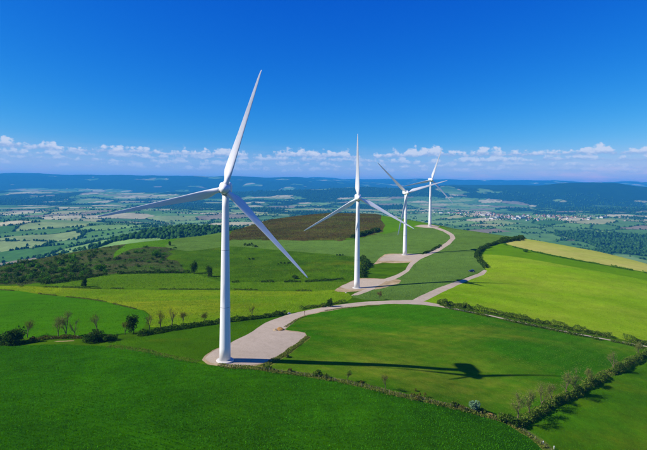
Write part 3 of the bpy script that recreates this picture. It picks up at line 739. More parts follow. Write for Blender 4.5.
HEDGES = [
 ('dark leafy hedge between the young crop and the left paddock', [(84,341.5),(110,340.5),(130,337.5),(160,332.5),(200,326),(232,321.5),(262,318),(286,314)], 1.9, 2.2, 'leaf_dark', 80, .28, .25),
 ('dark straggling hedge along the far left edge of the wheat', [(-80,346),(-30,344.8),(0,344.6),(22,344.2)], 2.4, 2.6, 'leaf_dark', 80, .3, .15),
 ('low brown budding hedge beside the pale lane at left', [(28,339.6),(50,339.2),(70,338.2),(90,338)], 1.3, 1.6, 'leaf_brown', 70, .26, .25),
 ('thick green hedge bordering the lime field and the lane', [(437,303.4),(460,307),(480,311),(520,319),(560,327.2),(600,335),(640,343.4),(700,356)], 2.5, 2.5, 'leaf_mid', 85, .3, .08),
 ('low dark verge hedge in front of the lane by the wide meadow', [(444,307.4),(480,315),(494,318)], 1.7, 1.6, 'leaf_mid', 75, .26, .08),
 ('low rough verge hedge in front of the lane past the white gap', [(503,320),(540,327.8),(598,339.6)], 1.9, 1.7, 'leaf_mid', 80, .26, .06),
 ('dark short hedge end where lane and field hedges meet', [(606,340.2),(630,345.4),(643,348.2)], 1.2, 1.3, 'leaf_mid', 70, .26, .2),
 ('tall pale budding hedge between wide meadow and corner meadow', [(519,428),(530,420),(545,410.5),(570,397),(600,380),(625,367),(647,354.5),(700,327)], 2.5, 2.4, 'leaf_mid', 95, .26, .16),
 ('dark winding hedge curving up beside the grey green crop', [(485.5,268),(481.5,263.5),(477,257),(478,252.4),(488,246.4),(500,243),(522,239.6)], 3.2, 3.4, 'leaf_dark', 55, .45, .04),
 ('thin row of low shrubs between green strip and ripening field', [(504,244.6),(530,251.4),(560,257.6),(590,263),(647,273.4),(720,288)], 1.4, 1.6, 'leaf_fresh', 26, .4, .3),
 ('dark hedge along the foot of the scrub heath', [(40,284.5),(62,282.4),(100,275.8),(130,273.6),(190,273)], 2.0, 2.4, 'leaf_dark', 40, .45, .1),
 ('thin dark line of hedge above the yellow green meadow', [(20,286.5),(60,287.5),(100,288.6),(160,289.6),(228,289.6),(300,291),(312,291.4)], 0.8, 1.4, 'leaf_mid', 30, .3, .42),
 ('low hedge line between young crop and yellow green meadow', [(-60,293),(0,290),(40,294),(100,301),(143,311)], 0.5, 1.0, 'leaf_dry', 30, .26, .4),
 ('row of dark bushes across the rough pasture below the second turbine', [(232,282.4),(270,282),(310,281.6),(345,279)], 1.3, 2.4, 'leaf_dark', 34, .36, .42),
 ('dark thicket hedge at the end of the brown heath', [(352,238.4),(362,235.6),(370,233.4),(379,230.6)], 4.4, 5.0, 'leaf_dark', 60, .6, .0),
 ('dark leafy strip rising toward the pad of the third turbine', [(424,254),(432,250.2),(441,245.8)], 1.6, 2.6, 'leaf_dark', 40, .4, .1),  # low strip of dark foliage faces beside the track
 ('rough shrubby hedge along the upper edge of the track', [(300,309.6),(312,307.8),(326,305.4),(345,302.4)], 1.5, 1.8, 'leaf_mid', 50, .3, .12),
 ('dark thicket hedge behind the second turbine', [(358,278),(362,272),(366,265),(362,259)], 4.2, 5.0, 'leaf_dark', 55, .5, .02),
 ('dark hedge at the hilltop corner beyond the winding hedge', [(500,241),(512,239.4),(526,238.6),(545,238.4)], 3.0, 4.5, 'leaf_dark', 36, .6, .1),
]
for i, (lab, pxs, h, w, lf, pm, sz, gp) in enumerate(HEDGES): hedge(lab, pxs, h, w, M[lf], pm, sz, gp, 40 + i * 7)
VERGES = [('tufts of dry grass along the fenced edge of the wheat', [(212,363.5),(235,367.5),(262,369.2),(330,379.2),(400,394.8),(460,408),(500,419.5),(525,432),(546,448)], .55, 2.4, 55, .22, .1),
 ('tufts of dry grass along the slanting edge of the gravel pad', [(262,366.4),(284,353.5),(303,340.5),(308,336.5)], .4, 1.8, 60, .18, .0),
 ('tufts of dry grass below the left paddock', [(108,346.4),(135,349.6),(165,355.5),(198,362)], .25, 2.6, 26, .2, .4),
 ('tufts of dry grass along the inner bend of the track', [(285,327),(297,319.6),(318,312),(345,308),(380,305.6)], .3, 1.0, 30, .18, .3),
 ('tufts of pale grass under the pale budding hedge', [(514,426),(540,410),(575,392),(610,372),(640,355)], .6, 3.2, 40, .24, .05)]
for i, (lab, pxs, h, w, pm, sz, gp) in enumerate(VERGES):
    o = hedge(lab, pxs, h, w, M['leaf_dry'], pm, sz, gp, 300 + i * 5, name='verge_grass', cat='grass', tuft=True); tag(o, kind='stuff')

# single trees: (px of the foot, pixel height, kind, label)
TREES = [
 (27.5, 337.5, 18, 'brown', 'small budding tree standing alone behind the low brown hedge'),
 (58.5, 337.8, 20, 'pale', 'slim pale spring tree beside the lane, leafier than its neighbours'),
 (66, 337.4, 25, 'pale', 'tallest pale spring tree beside the pale lane strip'),
 (75, 337.5, 19, 'bare', 'bare twiggy tree at the end of the pale lane strip'),
 (97, 336.5, 24, 'bare', 'thin bare tree rising from the dark leafy hedge'),
 (133.5, 334, 20, 'dense', 'dark dense tree with forked trunks in the dark leafy hedge'),
 (125, 334.5, 14, 'brown', 'small brown budding tree leaning on the dark dense tree'),
 (150, 331.6, 19, 'bare', 'bare grey tree in the hedge beside the dark dense tree'),
 (160, 329.6, 21, 'brown', 'brown budding tree in the middle of the dark leafy hedge'),
 (172, 327.6, 22, 'bare', 'tall bare tree toward the turbine end of the dark leafy hedge'),
 (183, 326, 16, 'brown', 'short brown budding tree after the tall bare hedge tree'),
 (205, 322.5, 11, 'brown', 'small brown thicket tree behind the tall turbine tower'),
 (252, 316.5, 11, 'bare', 'bare grey shrubby tree in the hedge by the gravel pad'),
 (83.5, 286.6, 10, 'dense', 'round dark tree alone at the foot of the scrub heath'),
 (194.5, 273.5, 13, 'dense', 'large dark tree at the edge of the rough pasture'),
 (208, 277, 12, 'dense', 'large dark tree beside the tall turbine tower'),
 (170, 245.5, 4.5, 'dense', 'tiny dark tree alone on the green bank skyline'),
 (330, 306.6, 9, 'dense', 'round dark tree by the upper edge of the track'),
 (379.7, 299.6, 9, 'red', 'reddish bare shrubby tree at the track junction'),
 (347.5, 381.5, 12, 'dark_small', 'small dark leafy sapling on the dry grass verge'),
 (385.5, 389, 17, 'bare', 'thin silvery bare sapling on the dry grass verge'),
 (518, 424.5, 32, 'silver', 'pale silvery budding tree at the fenced corner of the wide meadow'),
 (529, 417.5, 28, 'pale', 'pale green budding tree beside the silvery corner tree'),
 (541, 410, 27, 'silver', 'silvery tree in the middle of the pale budding hedge'),
 (552, 404.5, 20, 'pale', 'short pale green tree in the pale budding hedge'),
 (566, 397, 24, 'silver', 'silvery tree where the rotor shadow ends'),
 (574, 392.5, 24, 'silver', 'wide silvery tree just past the end of the rotor shadow'),
 (588, 385, 16, 'pale', 'small pale green tree halfway along the pale budding hedge'),
 (613, 371.5, 18, 'silver', 'silvery budding tree toward the lane end of the pale hedge'),
 (638, 357, 13, 'pale', 'small budding tree at the lane end of the pale hedge'),
]
KIND = {'brown': (M['leaf_brown'], M['bark'], 900, .14, .6), 'pale': (M['leaf_pale'], M['bark_pale'], 1300, .14, .55), 'bare': (M['leaf_brown'], M['bark_pale'], 420, .12, .55),
 'dense': (M['leaf_dark'], M['bark'], 1500, .34, .6), 'red': (foliage_mat('reddish_buds', '#5a3a22', '#7a5a38'), M['bark'], 260, .2, .5), 'dark_small': (M['leaf_mid'], M['bark'], 400, .16, .5),
 'silver': (M['leaf_pale'], M['bark_pale'], 1100, .13, .55)}
for i, (px, py, hp, kd, lab) in enumerate(TREES):
    lf, bk, n, ls, sp = KIND[kd]; h = px_size(px, py, hp * (0.88 if px < 215 and py > 300 else 0.92))
    t = make_tree(500 + i, h, lf, bk, n, ls * (1.0 if h < 9 else h / 9), sp, 0.10 if kd == 'dense' else 0.11, 1.5 if kd == 'dense' else 1.35, 3 if kd == 'dense' else 4, 1.0 if kd in ('dense', 'silver', 'pale') else 0.8)
    place(t, px, py, lab, 'tree')
BUSH = [
 (13, 343.4, 15, 13, 'leaf_dark', 'big dark bush at the far left end of the wheat edge'),
 (4, 343.6, 8, 8, 'leaf_dark', 'smaller dark bush beside the big dark bush'),
 (33, 342.4, 5, 7, 'leaf_brown', 'low brown bush beside the big dark bush'),
 (94, 342, 11, 13, 'leaf_dark', 'rounded dark bush starting the dark leafy hedge'),
 (107, 341, 7, 10, 'leaf_dark', 'second dark bush in the dark leafy hedge'),
 (317, 375.8, 6.5, 7, 'leaf_mid', 'green bush on the dry verge below the rotor shadow'),
 (326.5, 377.8, 4.5, 5, 'leaf_mid', 'low green bush just right of the verge bush'),
 (267, 368.8, 4.5, 7, 'leaf_mid', 'dark green bush at the wheat corner of the gravel pad'),
 (290, 371.5, 3.5, 4, 'leaf_brown', 'small brown bush on the verge between pad and green bush'),
 (361, 384, 3, 6, 'leaf_brown', 'low brown bush between the two verge saplings'),
 (418, 397, 4.2, 17, 'leaf_brown', 'long dark brown bush bank beside the wheat edge'),
 (454, 406.5, 6, 5, 'leaf_mid', 'dark upright bush next to the bluish bush'),
 (460, 407.8, 4, 5, 'leaf_brown', 'small brown bush next to the bluish bush'),
 (473.5, 410.5, 10, 8.5, 'leaf_silver', 'pale bluish green bush at the wheat edge'),
 (483, 412.5, 4.5, 6, 'leaf_dry', 'dry yellowish bush beside the bluish bush'),
 (503, 420.5, 8, 9, 'leaf_mid', 'dark bush where verge meets the pale budding hedge'),
 (511, 424, 9, 9, 'leaf_dark', 'very dark bush under the silvery corner tree'),
 (443, 305, 6.5, 9, 'leaf_mid', 'round bush at the track junction end of the lime hedge'),
 (464, 308.2, 6, 8, 'leaf_mid', 'second round bush along the lime hedge'),
 (286, 357, 3.5, 5, 'leaf_dry', 'dry bush on the slanting edge of the gravel pad'),
 (322, 306.8, 3.5, 7, 'leaf_mid', 'low bush beside the round dark tree by the track'),
 (155, 257, 7, 7, 'leaf_fresh', 'fresh green bush high on the scrub heath'),
 (99, 271, 7, 10, 'leaf_fresh', 'fresh green bush low on the scrub heath'),
 (248, 245.5, 2.6, 8, 'leaf_dark', 'dark bush on the upper rough pasture'),
 (255, 247, 2, 5, 'leaf_dark', 'small dark bush below the upper pasture bush'),
 (251.5, 259.6, 1.8, 7, 'leaf_dark', 'flat dark bush in the middle of the rough pasture'),
 (285, 263.6, 1.8, 14, 'leaf_dark', 'long flat dark bush line on the rough pasture'),
 (295, 278.5, 3.6, 6, 'leaf_dark', 'dark bush near the lowest blade tip of the tall turbine'),
 (338, 255.6, 2, 8, 'leaf_dark', 'dark bush at the top edge of the rough pasture'),
 (526, 252.2, 3.2, 4, 'leaf_fresh', 'green bush on the shrub row by the ripening field'),
]
for i, (px, py, hp, wp, lf, lab) in enumerate(BUSH):
    h = px_size(px, py, hp); w = px_size(px, py, wp); n = int(260 + 16 * h * w * 4)
    place(make_bush(900 + i, h, w, M[lf], min(n, 1600), 0.16 + 0.035 * h, lobes=8 if wp < 12 else 12), px, py, lab, 'bush')
# scattered scrub on the heath slope: shared shapes, each an object of its own
protos = [make_bush(1500 + j, 2.6, 3.4, M['leaf_heath' if j % 3 else 'leaf_fresh'], 260, 0.34) for j in range(5)]
for o in protos: o.name = 'heath_shrub'
used = set(); heath_w = polys[0]; cnt = 0; g = np.random.default_rng(5)
while cnt < 295:
    if g.random() < 0.55: px = g.uniform(0, 90); py = np.interp(px, [0, 60, 110], [284, 281, 274]) - g.random() ** 1.2 * np.interp(px, [0, 60, 110], [22, 22, 24])
    else: px = g.uniform(60, 185); py = g.uniform(246, 273)
    q = hit([px], [py])[0]
    if not inside(q[None], heath_w)[0] or inside(q[None], polys[1])[0]: continue
    j = int(g.integers(0, 5)); t = protos[j] if j not in used else copy_tree(protos[j]); used.add(j)
    s = g.uniform(0.5, 1.25) * (1.6 if px < 80 and g.random() < .45 else 1.0)
    place(t, Vector((q[0], q[1], float(height(q[0], q[1])))), 0, ('large ' if s > 1.25 else 'small ' if s < 0.8 else 'rounded ') + ('dull olive green' if j % 3 else 'fresh bright green') + ' shrub dotted over the brown scrub heath slope', 'shrub', 'shrubs on the scrub heath', s=s); cnt += 1

# crop and grass blades standing on the nearest fields, heather on the heaths
def rgb_hex(c): return '#%02x%02x%02x' % c
def ground_cover(name, label, cat, names, n, size, mat, seed, dmax, dmin=20, upright=1.6, rows=None, pw=1.4):
    g = np.random.default_rng(seed); ids = [i for i, r in enumerate(REG) if r[0] in names]
    a = g.uniform(-0.72, 0.72, n); e = 2 - pw; d = (dmin ** e + g.random(n) * (dmax ** e - dmin ** e)) ** (1 / e)
    P = np.column_stack([np.sin(a) * d, np.cos(a) * d])
    if rows:
        ca_, sa_ = math.cos(rows[0]), math.sin(rows[0]); u = P[:, 0] * ca_ + P[:, 1] * sa_; v = -P[:, 0] * sa_ + P[:, 1] * ca_
        u = np.where(g.random(n) < 0.5, (np.round(u / rows[1]) + g.normal(0, 0.13, n)) * rows[1], u)
        P = np.column_stack([u * ca_ - v * sa_, u * sa_ + v * ca_])
        keep_ = np.abs((u + 5) % 21.0 - 1.0) > 0.32; keep_ &= np.abs((u + 5) % 21.0 - 2.9) > 0.32
        P = P[keep_]; n = len(P)
    top = np.full(n, -1)
    for i, w in enumerate(polys): top[inside(P, w)] = i
    k_ = np.isin(top, ids); P = P[k_]; m_ = len(P)
    C = np.column_stack([P, height(P[:, 0], P[:, 1]) + size * 0.45])
    A_ = g.normal(size=(m_, 3)) * np.array((0.6, 0.6, 0.3)); A_[:, 2] = np.abs(A_[:, 2]) + upright * 0.5; A_ /= np.linalg.norm(A_, axis=1)[:, None]
    B_ = g.normal(size=(m_, 3)); B_ -= (A_ * B_).sum(1)[:, None] * A_; B_ /= np.linalg.norm(B_, axis=1)[:, None]
    s_ = (size * g.uniform(0.5, 1.3, m_))[:, None]; N_ = np.cross(A_, B_)
    V = np.stack([C - A_ * s_ * 0.6 - B_ * s_ * 0.35, C - A_ * s_ * 0.6 + B_ * s_ * 0.35, C + A_ * s_ * 0.8 + B_ * s_ * 0.1 + N_ * s_ * 0.35], 1).reshape(-1, 3)
    o = mesh_np(name, V, np.arange(m_ * 3).reshape(-1, 3), mat); tag(o, label, cat, kind='stuff'); return o
ground_cover('wheat_blades', 'dark green young wheat covering the front field', 'crop', ('wheat_field',), 420000, 0.24, foliage_mat('wheat_leaves', '#265a04', '#56a412', 0.3, mott=(R(20), 0.35, 0.34)), 21, 260, 60, 1.6, (R(72), 1.15))
ground_cover('meadow_grass', 'short stubbly grass on the wide meadow', 'grass', ('wide_meadow',), 260000, 0.17, foliage_mat('meadow_blades', '#38640a', '#649420', 0.3, tip='#8c9040', mott=(R(-35), 0.16, 0.3, '#a09a48')), 22, 330, 110, 1.3, (R(52), 2.4))
ground_cover('meadow_grass', 'longer grass on the corner meadow', 'grass', ('corner_meadow',), 300000, 0.2, foliage_mat('corner_blades', '#2f5a06', '#5f9618', 0.3, mott=(R(30), 0.2, 0.32)), 23, 300, 90, 1.4)
ground_cover('paddock_grass', 'short grass on the left paddock', 'grass', ('left_paddock',), 500000, 0.16, foliage_mat('paddock_blades', '#38640a', '#5f9018', 0.3, mott=(R(10), 0.15, 0.25)), 24, 260, 150, 1.3)
ground_cover('lime_crop', 'yellow green crop blades on the big lime field', 'crop', ('lime_crop_field',), 420000, 0.3, foliage_mat('lime_blades', '#628c08', '#8eae20', 0.3, mott=(R(12), 0.16, 0.2, '#b4b450')), 30, 520, 200, 1.2, (R(-70), 2.2))
ground_cover('young_crop', 'young green crop blades on the field behind the lane', 'crop', ('young_crop_field',), 200000, 0.25, foliage_mat('young_blades', '#2f6a04', '#58a010', 0.3, mott=(R(10), 0.15, 0.22)), 31, 340, 180, 1.2, (R(80), 2.0))
ground_cover('grey_crop', 'grey green crop blades on the fields by the winding track', 'crop', ('grey_green_crop', 'grey_green_field'), 200000, 0.4, foliage_mat('grey_blades', '#44662c', '#74964e', 0.3, mott=(R(15), 0.1, 0.18)), 32, 760, 260, 1.2)
ground_cover('pasture_grass', 'tussocks of grass on the rough pasture', 'grass', ('rough_pasture', 'meadow_strip', 'green_bank'), 110000, 0.5, foliage_mat('pasture_tussocks', '#2f5a0a', '#62901e', 0.2, tip='#7c8c34'), 27, 680, 280, 0.9)
ground_cover('meadow_grass', 'long yellowish grass on the yellow green meadow', 'grass', ('yellow_green_meadow',), 160000, 0.34, foliage_mat('yellow_blades', '#527a10', '#84a028', 0.2, tip='#9aa03c'), 28, 420, 210, 1.0)
ground_cover('heather', 'brown olive heather on the scrub heath', 'heather', ('scrub_heath',), 130000, 0.55, foliage_mat('heather_twigs', '#3a4220', '#56682c', 0.1, tip='#584e40'), 25, 660, 330, 0.8)
ground_cover('heather', 'dark heather on the brown heath beyond the pasture', 'heather', ('brown_heath',), 130000, 0.8, foliage_mat('dark_heather_twigs', '#443c26', '#54562a', 0.1, tip='#5c6c2e'), 26, 960, 560, 0.8)

# ------------------------------------------------------------------ fence, posts, stones, car
fq = resample(world_poly([(262,369.8),(330,379.8),(400,395.6),(460,408.8),(500,420),(524,432),(545,447),(556,456)], False, 6.0), 4.2, False)
fo = empty('fence', (float(fq[0, 0]), float(fq[0, 1]), float(height(fq[0, 0], fq[0, 1])))); ox = np.array(fo.location)
bm = bmesh.new(); rings(bm, [circ(0.075, -0.3, 8), circ(0.07, 1.15, 8), circ(0.03, 1.22, 8)])
p0 = bm_obj('post', bm, M['post'], fo); fz = height(fq[:, 0], fq[:, 1])
for i in range(len(fq)):
    p = p0 if i == 0 else p0.copy()
    if i: COL.objects.link(p); p.parent = fo
    p.location = Vector((fq[i, 0], fq[i, 1], fz[i])) - fo.location; p.rotation_euler = (random.gauss(0, .05), random.gauss(0, .05), 0)
for hz in (0.5, 1.0):
    V, F = [], []
    for i in range(len(fq) - 1): tube(V, F, np.array((fq[i, 0], fq[i, 1], fz[i] + hz)) - ox, np.array((fq[i + 1, 0], fq[i + 1, 1], fz[i + 1] + hz)) - ox, 0.012, 0.012, 4)
    mesh_np('wire', np.array(V), F, M['wire'], fo)
tag(fo, 'post and wire fence along the dry verge of the wheat', 'fence')
for px, py, lab in ((543.2, 444, 'short white marker post beside the fence by the corner meadow'), (554, 449, 'white marker post leaning at the end of the wheat edge')):
    o = empty('marker_post', on_ground(px, py)); bm = bmesh.new(); rings(bm, [circ(0.16, -0.2, 10), circ(0.16, 0.95, 10), circ(0.12, 1.05, 10)]); bm_obj('shaft', bm, M['white'], o, True)
    bm = bmesh.new(); rings(bm, [circ(0.175, 0.72, 10), circ(0.175, 0.84, 10)]); bm_obj('band', bm, M['seam'], o, True)
    tag(o, lab, 'post')
o = empty('marker_post', on_ground(304.7, 315)); bm = bmesh.new(); rings(bm, [circ(0.13, -0.2, 10), circ(0.12, 2.1, 10), circ(0.05, 2.2, 10)]); bm_obj('shaft', bm, M['rust'], o, True)
bm = bmesh.new(); box(bm, -0.3, 0.3, -0.14, -0.1, 1.55, 2.05); bm_obj('plate', bm, M['rust'], o); tag(o, 'rusty brown post with a plate on the inner edge of the track', 'post')
def boulder(seed, px, py, r, mat, label, cat='stone', name='stone', sq=0.6):
    g = np.random.default_rng(seed); bm = bmesh.new(); bmesh.ops.create_icosphere(bm, subdivisions=3, radius=1.0)
    ph = g.uniform(0, 9, 3)
    for v in bm.verts:
        c = v.co.copy(); k_ = 1 + 0.16 * math.sin(3 * c.x + ph[0]) * math.cos(2.6 * c.y + ph[1]) + 0.12 * math.sin(5 * c.z + ph[2]) + g.normal(0, 0.035)
        v.co = Vector((c.x * r * k_, c.y * r * k_ * 0.8, max(c.z, -0.35) * r * sq * k_))
    o = bm_obj(name, bm, mat); o.location = on_ground(px, py); o.rotation_euler = (0, 0, g.uniform(0, 6)); tag(o, label, cat); return o
boulder(1, 289, 313.6, 1.1, M['stone'], 'pale boulder at the hedge end of the gravel track')
boulder(2, 280, 329.4, 1.9, M['rubble'], 'mound of orange brown rubble on the inner corner of the gravel pad', 'mound', 'rubble_mound', 0.55)
boulder(3, 275.5, 330, 1.2, M['soil'], 'small pale heap beside the orange rubble mound', 'mound', 'rubble_mound', 0.5)
boulder(4, 52.5, 338.2, 0.9, M['stone'], 'white stone behind the low brown hedge', sq=.8)
boulder(5, 77.5, 337.8, 1.0, M['stone'], 'white stone beside the bare twiggy lane tree', sq=.8)
boulder(6, 490, 415.5, 1.5, M['rubble'], 'low reddish earth bank beside the wheat edge', 'mound', 'rubble_mound', 0.45)
boulder(7, 346, 293, 0.8, M['stone'], 'pale stone below the pad of the second turbine', sq=.8)

def make_car():
    t = empty('parked_car', (0, 0, 0))
    paint = NT('dark_blue_car_paint'); paint.bsdf(L('#1c2740'), 0.25, 0.5); glass = NT('car_glass'); glass.bsdf(L('#1a2226'), 0.08, 0.6)
    tyre = plain('tyre_rubber', '#151515', 0.9, 0.2); rim = plain('wheel_rim', '#9a9da0', 0.4, 0.5, metal=0.6); lamp = plain('lamp_glass', '#d8dcd8', 0.2, 0.5); red = plain('tail_lamp', '#8a1512', 0.3, 0.5)
    def ext(prof, w, taper=None):
        bm = bmesh.new(); a = [bm.verts.new((x, -w / 2 + (taper(z) if taper else 0), z)) for x, z in prof]; b = [bm.verts.new((x, w / 2 - (taper(z) if taper else 0), z)) for x, z in prof]
        bm.faces.new(a[::-1]); bm.faces.new(b)
        for i in range(len(prof)): bm.faces.new((a[i], a[(i + 1) % len(prof)], b[(i + 1) % len(prof)], b[i]))
        bmesh.ops.recalc_face_normals(bm, faces=bm.faces); bmesh.ops.bevel(bm, geom=bm.edges[:], offset=0.05, segments=2, affect='EDGES'); return bm
    body = [(-2.4, .45), (-2.4, 1.0), (-2.3, 1.12), (1.1, 1.15), (2.2, 1.02), (2.4, .85), (2.4, .42), (1.95, .35), (-2.0, .35)]
    bm_obj('body', ext(body, 1.86), paint.m, t)
    cab = [(-2.28, 1.1), (-2.05, 1.82), (-1.7, 1.9), (0.25, 1.88), (1.05, 1.12)]
    bm_obj('cabin', ext(cab, 1.78, lambda z: 0.16 * max(0, (z - 1.1)) / 0.8), paint.m, t)
    for s in (-1, 1):
        for x0, x1, x2, x3 in ((-1.95, -1.0, -1.0, -1.8), (-0.9, 0.0, 0.0, -0.9), (0.1, 0.82, 0.28, 0.1)):
            bm = bmesh.new(); v = [(x0, 1.2), (x1, 1.2), (x2, 1.75), (x3, 1.75)]
            f = [bm.verts.new((x, s * (0.895 - 0.16 * (z - 1.1) / 0.8), z)) for x, z in v]; g_ = [bm.verts.new((x, s * (0.86 - 0.16 * (z - 1.1) / 0.8), z)) for x, z in v]
            bm.faces.new(f); bm.faces.new(g_)
            for i in range(4): bm.faces.new((f[i], f[(i + 1) % 4], g_[(i + 1) % 4], g_[i]))
            bmesh.ops.recalc_face_normals(bm, faces=bm.faces); bm_obj('side_window', bm, glass.m, t)
    for nm, q in (('windscreen', [(1.06, 1.18), (0.36, 1.8)]), ('rear_window', [(-2.3, 1.22), (-2.12, 1.74)])):
        bm = bmesh.new(); s = 1 if nm == 'windscreen' else -1
        a = [bm.verts.new((x + s * .012, y, z)) for x, z, y in ((q[0][0], q[0][1], -.8), (q[0][0], q[0][1], .8), (q[1][0], q[1][1], .68), (q[1][0], q[1][1], -.68))]
        r_ = bmesh.ops.extrude_face_region(bm, geom=[bm.faces.new(a)]); bmesh.ops.translate(bm, vec=(-s * .03, 0, 0), verts=[v for v in r_['geom'] if isinstance(v, bmesh.types.BMVert)])
        bmesh.ops.recalc_face_normals(bm, faces=bm.faces); bm_obj(nm, bm, glass.m, t)
    for x in (-1.5, 1.5):
        for s in (-1, 1):
            bm = bmesh.new(); rings(bm, [[(0.37 * c * k_, y, 0.37 * d * k_) for c, d in [(math.cos(a * math.pi / 10), math.sin(a * math.pi / 10)) for a in range(20)]] for y, k_ in ((-.12, .88), (-.1, 1), (.1, 1), (.12, .88))])
            w = bm_obj('wheel', bm, tyre, t, True); w.location = (x, s * .85, .37)
            bm = bmesh.new(); rings(bm, [[(0.24 * math.cos(a * math.pi / 8), y, 0.24 * math.sin(a * math.pi / 8)) for a in range(16)] for y in (-.13, .13)]); bm_obj('rim', bm, rim, w, True)
    for s in (-1, 1):
        bm = bmesh.new(); box(bm, 2.33, 2.42, s * .62 - .2, s * .62 + .2, .72, .9); bm_obj('headlight', bm, lamp, t)
        bm = bmesh.new(); box(bm, -2.43, -2.36, s * .8 - .1, s * .8 + .1, .75, 1.05); bm_obj('tail_light', bm, red, t)
    for zz, xx in ((.5, 2.38), (.5, -2.38)):
        bm = bmesh.new(); box(bm, xx - .09, xx + .09, -.9, .9, zz - .12, zz + .1); bmesh.ops.bevel(bm, geom=bm.edges[:], offset=.03, segments=1); bm_obj('bumper', bm, tyre, t)
    return t
car = make_car(); car.location = on_ground(471.5, 271.8); car.rotation_euler = (0, 0, R(172)); tag(car, 'dark blue estate car parked where the pale track ends', 'car')
nrm = Vector((0, 0, 1)); cl_ = car.location; hx = (float(height(cl_.x + 1, cl_.y)) - float(height(cl_.x - 1, cl_.y))) / 2; hy = (float(height(cl_.x, cl_.y + 1)) - float(height(cl_.x, cl_.y - 1))) / 2
nrm = Vector((-hx, -hy, 1)).normalized(); car.rotation_mode = 'QUATERNION'; car.rotation_quaternion = Vector((0, 0, 1)).rotation_difference(nrm) @ Matrix.Rotation(R(172), 4, 'Z').to_quaternion(); car.location = cl_ + Vector((0, 0, 0.02))

# ------------------------------------------------------------------ valley woods, hedgerow trees, town
ico1 = bmesh.new(); bmesh.ops.create_icosphere(ico1, subdivisions=1, radius=1.0)
IV = np.array([v.co[:] for v in ico1.verts]); IF = np.array([[v.index for v in f.verts] for f in ico1.faces]); ico1.free()
ico2 = bmesh.new(); bmesh.ops.create_icosphere(ico2, subdivisions=2, radius=1.0)
IV2 = np.array([v.co[:] for v in ico2.verts]); IF2 = np.array([[v.index for v in f.verts] for f in ico2.faces]); ico2.free()
def blobs(name, X, Y, Rr, base, faces, seed, label):
    g = np.random.default_rng(seed); n = len(X); Z = height(X, Y)
    V = base[None] * (1 + g.normal(0, 0.16, (n, len(base), 1))) * (Rr[:, None, None] * g.uniform(0.8, 1.2, (n, 1, 3)))
    V[:, :, 2] *= g.uniform(0.9, 1.35, n)[:, None]
    V += np.stack([X, Y, Z + Rr * 0.75], 1)[:, None]
    Fc = faces[None] + (np.arange(n) * len(base))[:, None, None]
    o = mesh_np(name, V.reshape(-1, 3), Fc.reshape(-1, 3), M['leaf_far'], smooth=False); tag(o, label, 'woodland', kind='stuff'); return o
g = np.random.default_rng(77); NC = 360000
a = g.uniform(-0.75, 0.75, NC); t = g.random(NC); d = (brow(a) + 330) * (9000.0 / (brow(a) + 330)) ** (t ** 0.8)
X = np.sin(a) * d; Y = np.cos(a) * d; Z = height(X, Y)
cid2, ed2 = cells(X, Y, 400, 230, 0.5, 201); fm2 = forest_mask(X, Y, Z); hd = (ed2 < 6.0) & (fbm(X, Y, 300, 2, 305) > -0.25)
clr = fbm(X, Y, 700, 3, 331) > 0.52
wood = (fm2 > 0.30) & ~clr & (g.random(NC) < np.where(d < 3500, 0.3, 0.1)); hedg = hd & ~wood & (g.random(NC) < 0.42) & (d < 6000)
lone = (g.random(NC) < 0.002) & (d < 5000)
sel = wood | hedg | lone; X, Y, d = X[sel], Y[sel], d[sel]; rr_ = g.uniform(2.4, 5.6, len(X)) * np.where(wood[sel], 1.15, 0.85) * (1 + d / 9000.0)
near = d < 2000
blobs('valley_woodland', X[near], Y[near], rr_[near], IV2, IF2, 1, 'dark woods and hedgerow trees on the slopes just below the hill')
blobs('valley_woodland', X[~near], Y[~near], rr_[~near], IV, IF, 2, 'distant woods and hedgerow trees across the valley floor')
print('VALLEY TREES', len(X), near.sum())
wall = [plain('house_wall_%d' % i, c, 0.9, 0.1, 0.05, 0.1) for i, c in enumerate(('#a8a298', '#968e80', '#bcb8b0'))]; roofm = [plain('house_roof_%d' % i, c, 0.9, 0.1, 0.1, 0.2) for i, c in enumerate(('#9a5a40', '#7a5548', '#6a6a70'))]
def make_house(i, l, w, h, rh, wm, rm, name='house'):
    t = empty(name, (0, 0, 0)); bm = bmesh.new()
    p = [(-l/2, -w/2), (l/2, -w/2), (l/2, w/2), (-l/2, w/2)]; b = [bm.verts.new((x, y, -3)) for x, y in p]; u_ = [bm.verts.new((x, y, h)) for x, y in p]
    ra = bm.verts.new((-l/2, 0, h + rh)); rb = bm.verts.new((l/2, 0, h + rh))
    for k_ in range(4): bm.faces.new((b[k_], b[(k_ + 1) % 4], u_[(k_ + 1) % 4], u_[k_]))
    bm.faces.new((u_[3], u_[0], ra)); bm.faces.new((u_[1], u_[2], rb)); bm_obj('wall', bm, wm, t)
    bm = bmesh.new(); o_ = 0.5
    for s in (-1, 1):
        q = [bm.verts.new(v) for v in ((-l/2 - o_, s * (w/2 + o_), h - rh * o_ / (w / 2) + .15), (l/2 + o_, s * (w/2 + o_), h - rh * o_ / (w / 2) + .15), (l/2 + o_, 0, h + rh + .15), (-l/2 - o_, 0, h + rh + .15))]
        f_ = bm.faces.new(q if s < 0 else q[::-1]); r_ = bmesh.ops.extrude_face_region(bm, geom=[f_]); bmesh.ops.translate(bm, vec=(0, 0, .3), verts=[v for v in r_['geom'] if isinstance(v, bmesh.types.BMVert)])
    bmesh.ops.recalc_face_normals(bm, faces=bm.faces); bm_obj('roof', bm, rm, t)
    return t
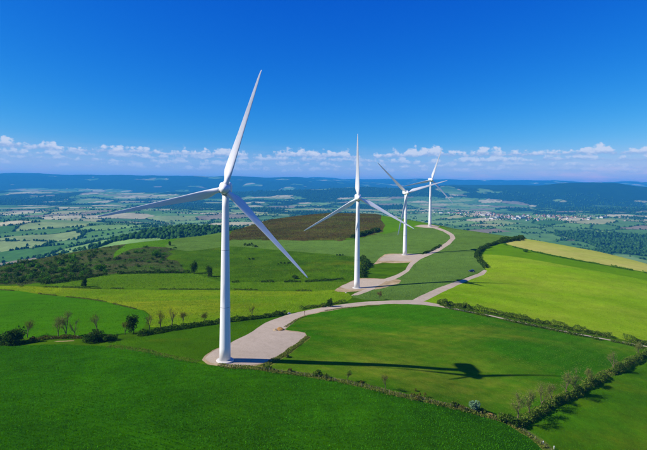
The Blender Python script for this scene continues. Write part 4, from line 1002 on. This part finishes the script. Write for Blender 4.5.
hp = [make_house(0, 14, 9, 6, 3, wall[0], roofm[0]), make_house(1, 18, 10, 6.5, 3, wall[1], roofm[1]), make_house(2, 12, 9, 5, 3, wall[2], roofm[0]), make_house(3, 22, 11, 7, 3, wall[2], roofm[2]), make_house(4, 52, 24, 9, 2.5, wall[2], roofm[2])]
hu = set(); g = np.random.default_rng(9); placed = []
HL = [('cream house with red roof in the valley town', 'house'), ('beige house with brown roof in the valley town', 'house'), ('small white house with red roof in the valley town', 'house'), ('long white house with grey roof in the valley town', 'house'), ('large white hall with grey roof at the valley town', 'hall')]
tries = 0
while len(placed) < 180 and tries < 20000:
    tries += 1; c = g.random()
    if c < .45: x = g.normal(1600, 120); y = g.normal(4250, 230)
    elif c < .85: x = g.normal(1980, 190); y = g.normal(4150, 150)
    else: x = g.normal(1350, 60); y = g.normal(4750, 200)
    j = int(g.choice(5, p=(.3, .25, .25, .14, .06))); rad = 34 if j == 4 else 14
    if any((x - a_) ** 2 + (y - b_) ** 2 < (rad + c_) ** 2 for a_, b_, c_ in placed): continue
    t = hp[j] if j not in hu else copy_tree(hp[j]); hu.add(j); placed.append((x, y, rad))
    t.location = (x, y, float(height(x, y))); s = g.uniform(.85, 1.25); t.scale = (s, s, s * 1.1); t.rotation_euler = (0, 0, g.choice([0.3, 0.3 + math.pi / 2, 1.0, 2.2]) + g.normal(0, .12))
    tag(t, HL[j][0], HL[j][1], 'houses of the valley town')
print('HOUSES', len(placed))

# ------------------------------------------------------------------ the air
HAZE_TOP = float(VZ.max()) + 8; print('TOP', HAZE_TOP, VZ.min())
bm = bmesh.new(); box(bm, -25400, 25400, -1500, 25400, -420, HAZE_TOP)
k = NT('hazy_air'); pv = k.n('ShaderNodeVolumePrincipled'); pv.inputs['Color'].default_value = (0.05, 0.44, 1.0, 1); pv.inputs['Density'].default_value = 6.2e-5; pv.inputs['Anisotropy'].default_value = 0.0
k.l(pv.outputs[0], k.out.inputs['Volume'])
hz = bm_obj('haze', bm, k.m); tag(hz, 'pale blue haze lying over the whole valley', 'haze', kind='stuff')
